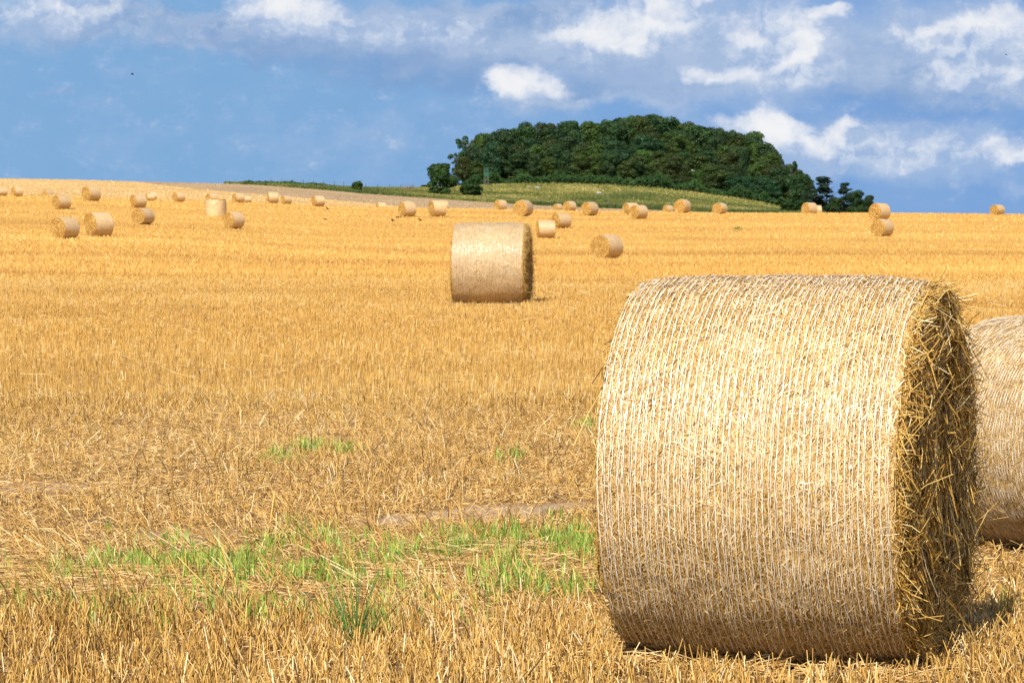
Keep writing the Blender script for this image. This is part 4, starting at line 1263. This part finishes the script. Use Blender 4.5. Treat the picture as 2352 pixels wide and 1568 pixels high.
def blobs(vec, items):
    acc = None
    for (u, v, ru, rv, s) in items:
        d = t.n('ShaderNodeVectorMath', {0: vec, 1: (u / 100, v / 100, 0)}, operation='SUBTRACT').outputs[0]
        d = t.n('ShaderNodeVectorMath', {0: d, 1: (100 / ru, 100 / rv, 0)}, operation='MULTIPLY').outputs[0]
        l = t.n('ShaderNodeVectorMath', {0: d}, operation='LENGTH').outputs['Value']
        m_ = t.maprange(l, 0, 1.0, s, 0)
        acc = m_ if acc is None else t.math('ADD', acc, m_)
    return acc


WHITE = [(30, 12, 150, 55, .5), (150, 20, 110, 40, .6), (230, 25, 80, 35, .4), (470, 70, 60, 30, .28), (610, 12, 130, 60, .75), (700, 20, 110, 60, .85), (760, 30, 90, 60, .4),
         (1165, 180, 70, 55, .85), (1225, 195, 110, 55, 1.0), (1280, 215, 60, 30, .5), (860, 85, 30, 20, .35),
         (1280, 85, 80, 45, .6), (1340, 75, 90, 50, .75), (1420, 70, 120, 65, 1.0), (1500, 45, 100, 50, .95), (1530, 15, 50, 30, .8), (1440, 110, 120, 40, .6), (1560, 80, 70, 60, .5),
         (1620, 5, 60, 20, .8), (1690, 60, 80, 55, .6), (1730, 90, 100, 40, .55), (1800, 55, 70, 30, .7), (1880, 35, 90, 35, .95), (1930, 20, 50, 25, .7), (1850, 80, 80, 40, .8), (1860, 115, 80, 40, .8),
         (1620, 160, 80, 35, .7), (1700, 170, 80, 40, .6), (1800, 145, 70, 35, 1.0), (1850, 140, 60, 40, .7), (1760, 195, 120, 40, .5), (1880, 195, 60, 35, .4),
         (2060, 60, 60, 30, .6), (2150, 75, 100, 35, .9), (2230, 60, 90, 40, .95), (2310, 45, 90, 50, .9), (2130, 110, 80, 25, .5), (2300, 100, 100, 50, .5), (2170, 170, 120, 30, .7), (2300, 160, 100, 35, .6),
         (1700, 285, 90, 35, .9), (1760, 275, 80, 55, 1.0), (1810, 300, 70, 45, .9), (1770, 320, 80, 40, .8), (1860, 325, 60, 35, .7), (1930, 305, 60, 35, 1.0), (1900, 340, 80, 40, .7), (1965, 290, 40, 20, .7),
         (2020, 325, 60, 35, .55), (2110, 345, 80, 30, .55), (2080, 380, 40, 30, .4), (2290, 345, 90, 45, .8), (2350, 360, 60, 40, .7), (2170, 330, 70, 30, .4), (810, 258, 22, 12, .35), (1330, 235, 25, 10, .3)]
VEIL = [(1700, 110, 560, 240, 1.3), (2200, 110, 380, 200, 1.25), (1400, 100, 300, 150, .7), (1950, 350, 460, 120, 1.1), (2250, 360, 240, 110, .9), (700, 50, 400, 140, .7), (1000, 90, 350, 130, .75), (120, 40, 300, 120, .7), (1220, 200, 170, 90, .7),
        (250, 150, 90, 60, .35), (140, 200, 90, 40, .35), (480, 320, 700, 220, .22), (1000, 330, 500, 160, .35), (2330, 440, 80, 40, .5)]
DARK = [(1080, 165, 330, 75, 1.2), (900, 175, 330, 65, 1.0), (500, 60, 260, 60, .8), (700, 130, 300, 50, .7), (620, 130, 260, 60, .35), (2085, 170, 90, 80, 1.0), (1960, 215, 180, 45, .7), (2100, 260, 300, 60, .7), (1450, 150, 200, 50, .4), (1330, 20, 140, 40, .6), (150, 215, 110, 25, .5), (1800, 235, 250, 30, .4), (1500, 215, 200, 40, .3)]
GREY = [(1000, 95, 520, 130, 1.2), (620, 70, 420, 100, 1.0), (180, 50, 380, 110, .9), (1280, 70, 320, 150, .9), (1420, 190, 330, 90, .55), (1700, 120, 520, 210, .9), (2200, 150, 420, 220, .95), (1950, 330, 420, 110, .6), (240, 160, 120, 60, .4), (120, 215, 110, 30, .45), (1240, 230, 220, 60, .6)]
SOFT = [(1400, 75, 250, 110, 1.0), (1540, 30, 140, 70, .8), (1770, 90, 250, 150, 1.0), (1660, 170, 140, 60, .7), (1860, 170, 140, 60, .7), (2200, 95, 280, 110, 1.0), (2230, 190, 220, 70, .8), (1780, 305, 180, 80, .95), (1960, 345, 240, 90, .9), (2150, 350, 160, 70, .7), (2310, 350, 130, 70, .8),
        (640, 25, 260, 90, .85), (860, 80, 240, 70, .55), (1060, 70, 220, 80, .5), (140, 25, 300, 80, .85), (1215, 200, 150, 75, .75), (250, 150, 80, 45, .3), (160, 205, 60, 30, .3)]
bw = blobs(q, WHITE); bv = blobs(q, VEIL); bd = blobs(q, DARK)
n1 = t.noise(t.scaled(p, (1, 1.5, 1)), 1.3, 7, .62); n2 = t.noise(t.scaled(q, (1, 1.7, 1)), .55, 5, .55); n3 = t.noise(t.scaled(p, (1, 1.3, 1)), 4.5, 5, .6)
nz = t.math('SUBTRACT', t.math('ADD', t.math('MULTIPLY', n1, .7), t.math('MULTIPLY', n3, .3)), .5)
white = t.maprange(t.math('ADD', t.math('MULTIPLY', bw, 1.25), t.math('MULTIPLY', nz, 1.9)), .15, 1.9)
veil = t.maprange(t.math('ADD', t.math('ADD', t.math('MULTIPLY', bv, 1.3), t.math('MULTIPLY', nz, 1.1)), t.math('MULTIPLY', t.math('SUBTRACT', n2, .5), 1.2)), .05, 1.1)
dark = t.maprange(t.math('ADD', bd, t.math('MULTIPLY', t.math('SUBTRACT', n2, .5), 1.2)), .1, 1.2)


def lin(r, g, b):
    f_ = lambda c: ((c / 255 + .055) / 1.055) ** 2.4 if c > 10 else c / 255 / 12.92
    return (f_(r), f_(g), f_(b), 1)


EXP = 0.72
k_ = 2 ** -EXP
sc = lambda c: tuple(x * k_ for x in c[:3]) + (1,)
base = t.mix(t.maprange(px, 4, 22), sc(lin(128, 172, 217)), sc(lin(122, 163, 217)))
base = t.mix(t.maprange(t.math('ADD', n2, t.math('MULTIPLY', py, .05)), .45, .8, 0, .35), base, sc(lin(140, 178, 219)))
lt0 = t.n('ShaderNodeVectorMath', {0: q, 1: (-.25, -.35, 0)}, operation='ADD').outputs[0]
em0 = t.math('SUBTRACT', t.noise(t.scaled(q, (1, 1.6, 1)), .75, 5, .55), t.noise(t.scaled(lt0, (1, 1.6, 1)), .75, 5, .55))
grey = t.maprange(t.math('ADD', blobs(q, GREY), t.math('ADD', t.math('MULTIPLY', t.math('SUBTRACT', n2, .5), 1.4), t.math('MULTIPLY', nz, .5))), .18, .8)
base = t.mix(t.math('MULTIPLY', grey, .88), base, t.mix(t.maprange(em0, -.16, .16), sc(lin(133, 164, 206)), sc(lin(174, 192, 220))))
colr = t.mix(t.math('MULTIPLY', veil, .5), base, sc(lin(176, 196, 226)))
colr = t.mix(t.math('MULTIPLY', dark, .6), colr, sc(lin(124, 159, 206)))
mass = blobs(q, SOFT)
sm = t.maprange(t.math('ADD', mass, t.math('MULTIPLY', nz, 1.9)), .12, .95)
soft = t.maprange(t.math('ADD', t.math('MULTIPLY', bw, 1.2), t.math('MULTIPLY', nz, 1.6)), -.02, 1.0)
# relief: billows lit from above and the left
lt_ = t.n('ShaderNodeVectorMath', {0: q, 1: (-.16, -.24, 0)}, operation='ADD').outputs[0]
em = t.math('SUBTRACT', t.noise(q, 1.9, 5, .55), t.noise(lt_, 1.9, 5, .55))
rel = t.maprange(em, -.16, .16)
body = t.mix(rel, sc(lin(158, 183, 220)), sc(lin(214, 224, 240)))
colr = t.mix(t.math('MULTIPLY', sm, .80), colr, body)
colr = t.mix(t.math('MULTIPLY', soft, .62), colr, t.mix(rel, sc(lin(186, 203, 231)), sc(lin(226, 232, 243))))
colr = t.mix(t.math('MULTIPLY', white, .95), colr, sc(lin(245, 245, 246)))
# cloudy band fills the low sky ahead; clear sky overhead and behind
msk = t.math('MULTIPLY', t.maprange(sx.outputs[1], .15, .5), t.maprange(sx.outputs[2], .42, .16))
nt.links.new(t.mix(msk, skyc, colr), bg.inputs[0]); bg.inputs[1].default_value = 1.0
w.cycles.sampling_method = 'MANUAL'; w.cycles.sample_map_resolution = 512

sun = bpy.data.lights.new('sun', 'SUN'); sun.energy = 4.4; sun.angle = R_(.53); sun.color = (1, .95, .86)
so = bpy.data.objects.new('sun', sun); COL.objects.link(so)
from mathutils import Vector
S = Vector((math.sin(AZ) * math.cos(EL), math.cos(AZ) * math.cos(EL), math.sin(EL)))
so.rotation_euler = S.to_track_quat('Z', 'Y').to_euler(); so.location = (-20, -40, 60)

cam = bpy.data.cameras.new('camera'); cam.sensor_width = 36; cam.lens = F / 2352 * 36; cam.clip_start = .1; cam.clip_end = 9000
cam.dof.use_dof = True; cam.dof.focus_distance = 13.5; cam.dof.aperture_fstop = 24
co = bpy.data.objects.new('camera', cam); COL.objects.link(co)
co.location = (0, 0, H); co.rotation_euler = (R_(90) - PITCH, 0, 0)
SC.camera = co
SC.render.engine = 'CYCLES'
SC.cycles.max_bounces = 5; SC.cycles.diffuse_bounces = 3; SC.cycles.transparent_max_bounces = 4
SC.view_settings.view_transform = 'Standard'; SC.view_settings.look = 'None'; SC.view_settings.exposure = EXP; SC.view_settings.gamma = 1
SC.view_settings.use_curve_mapping = False
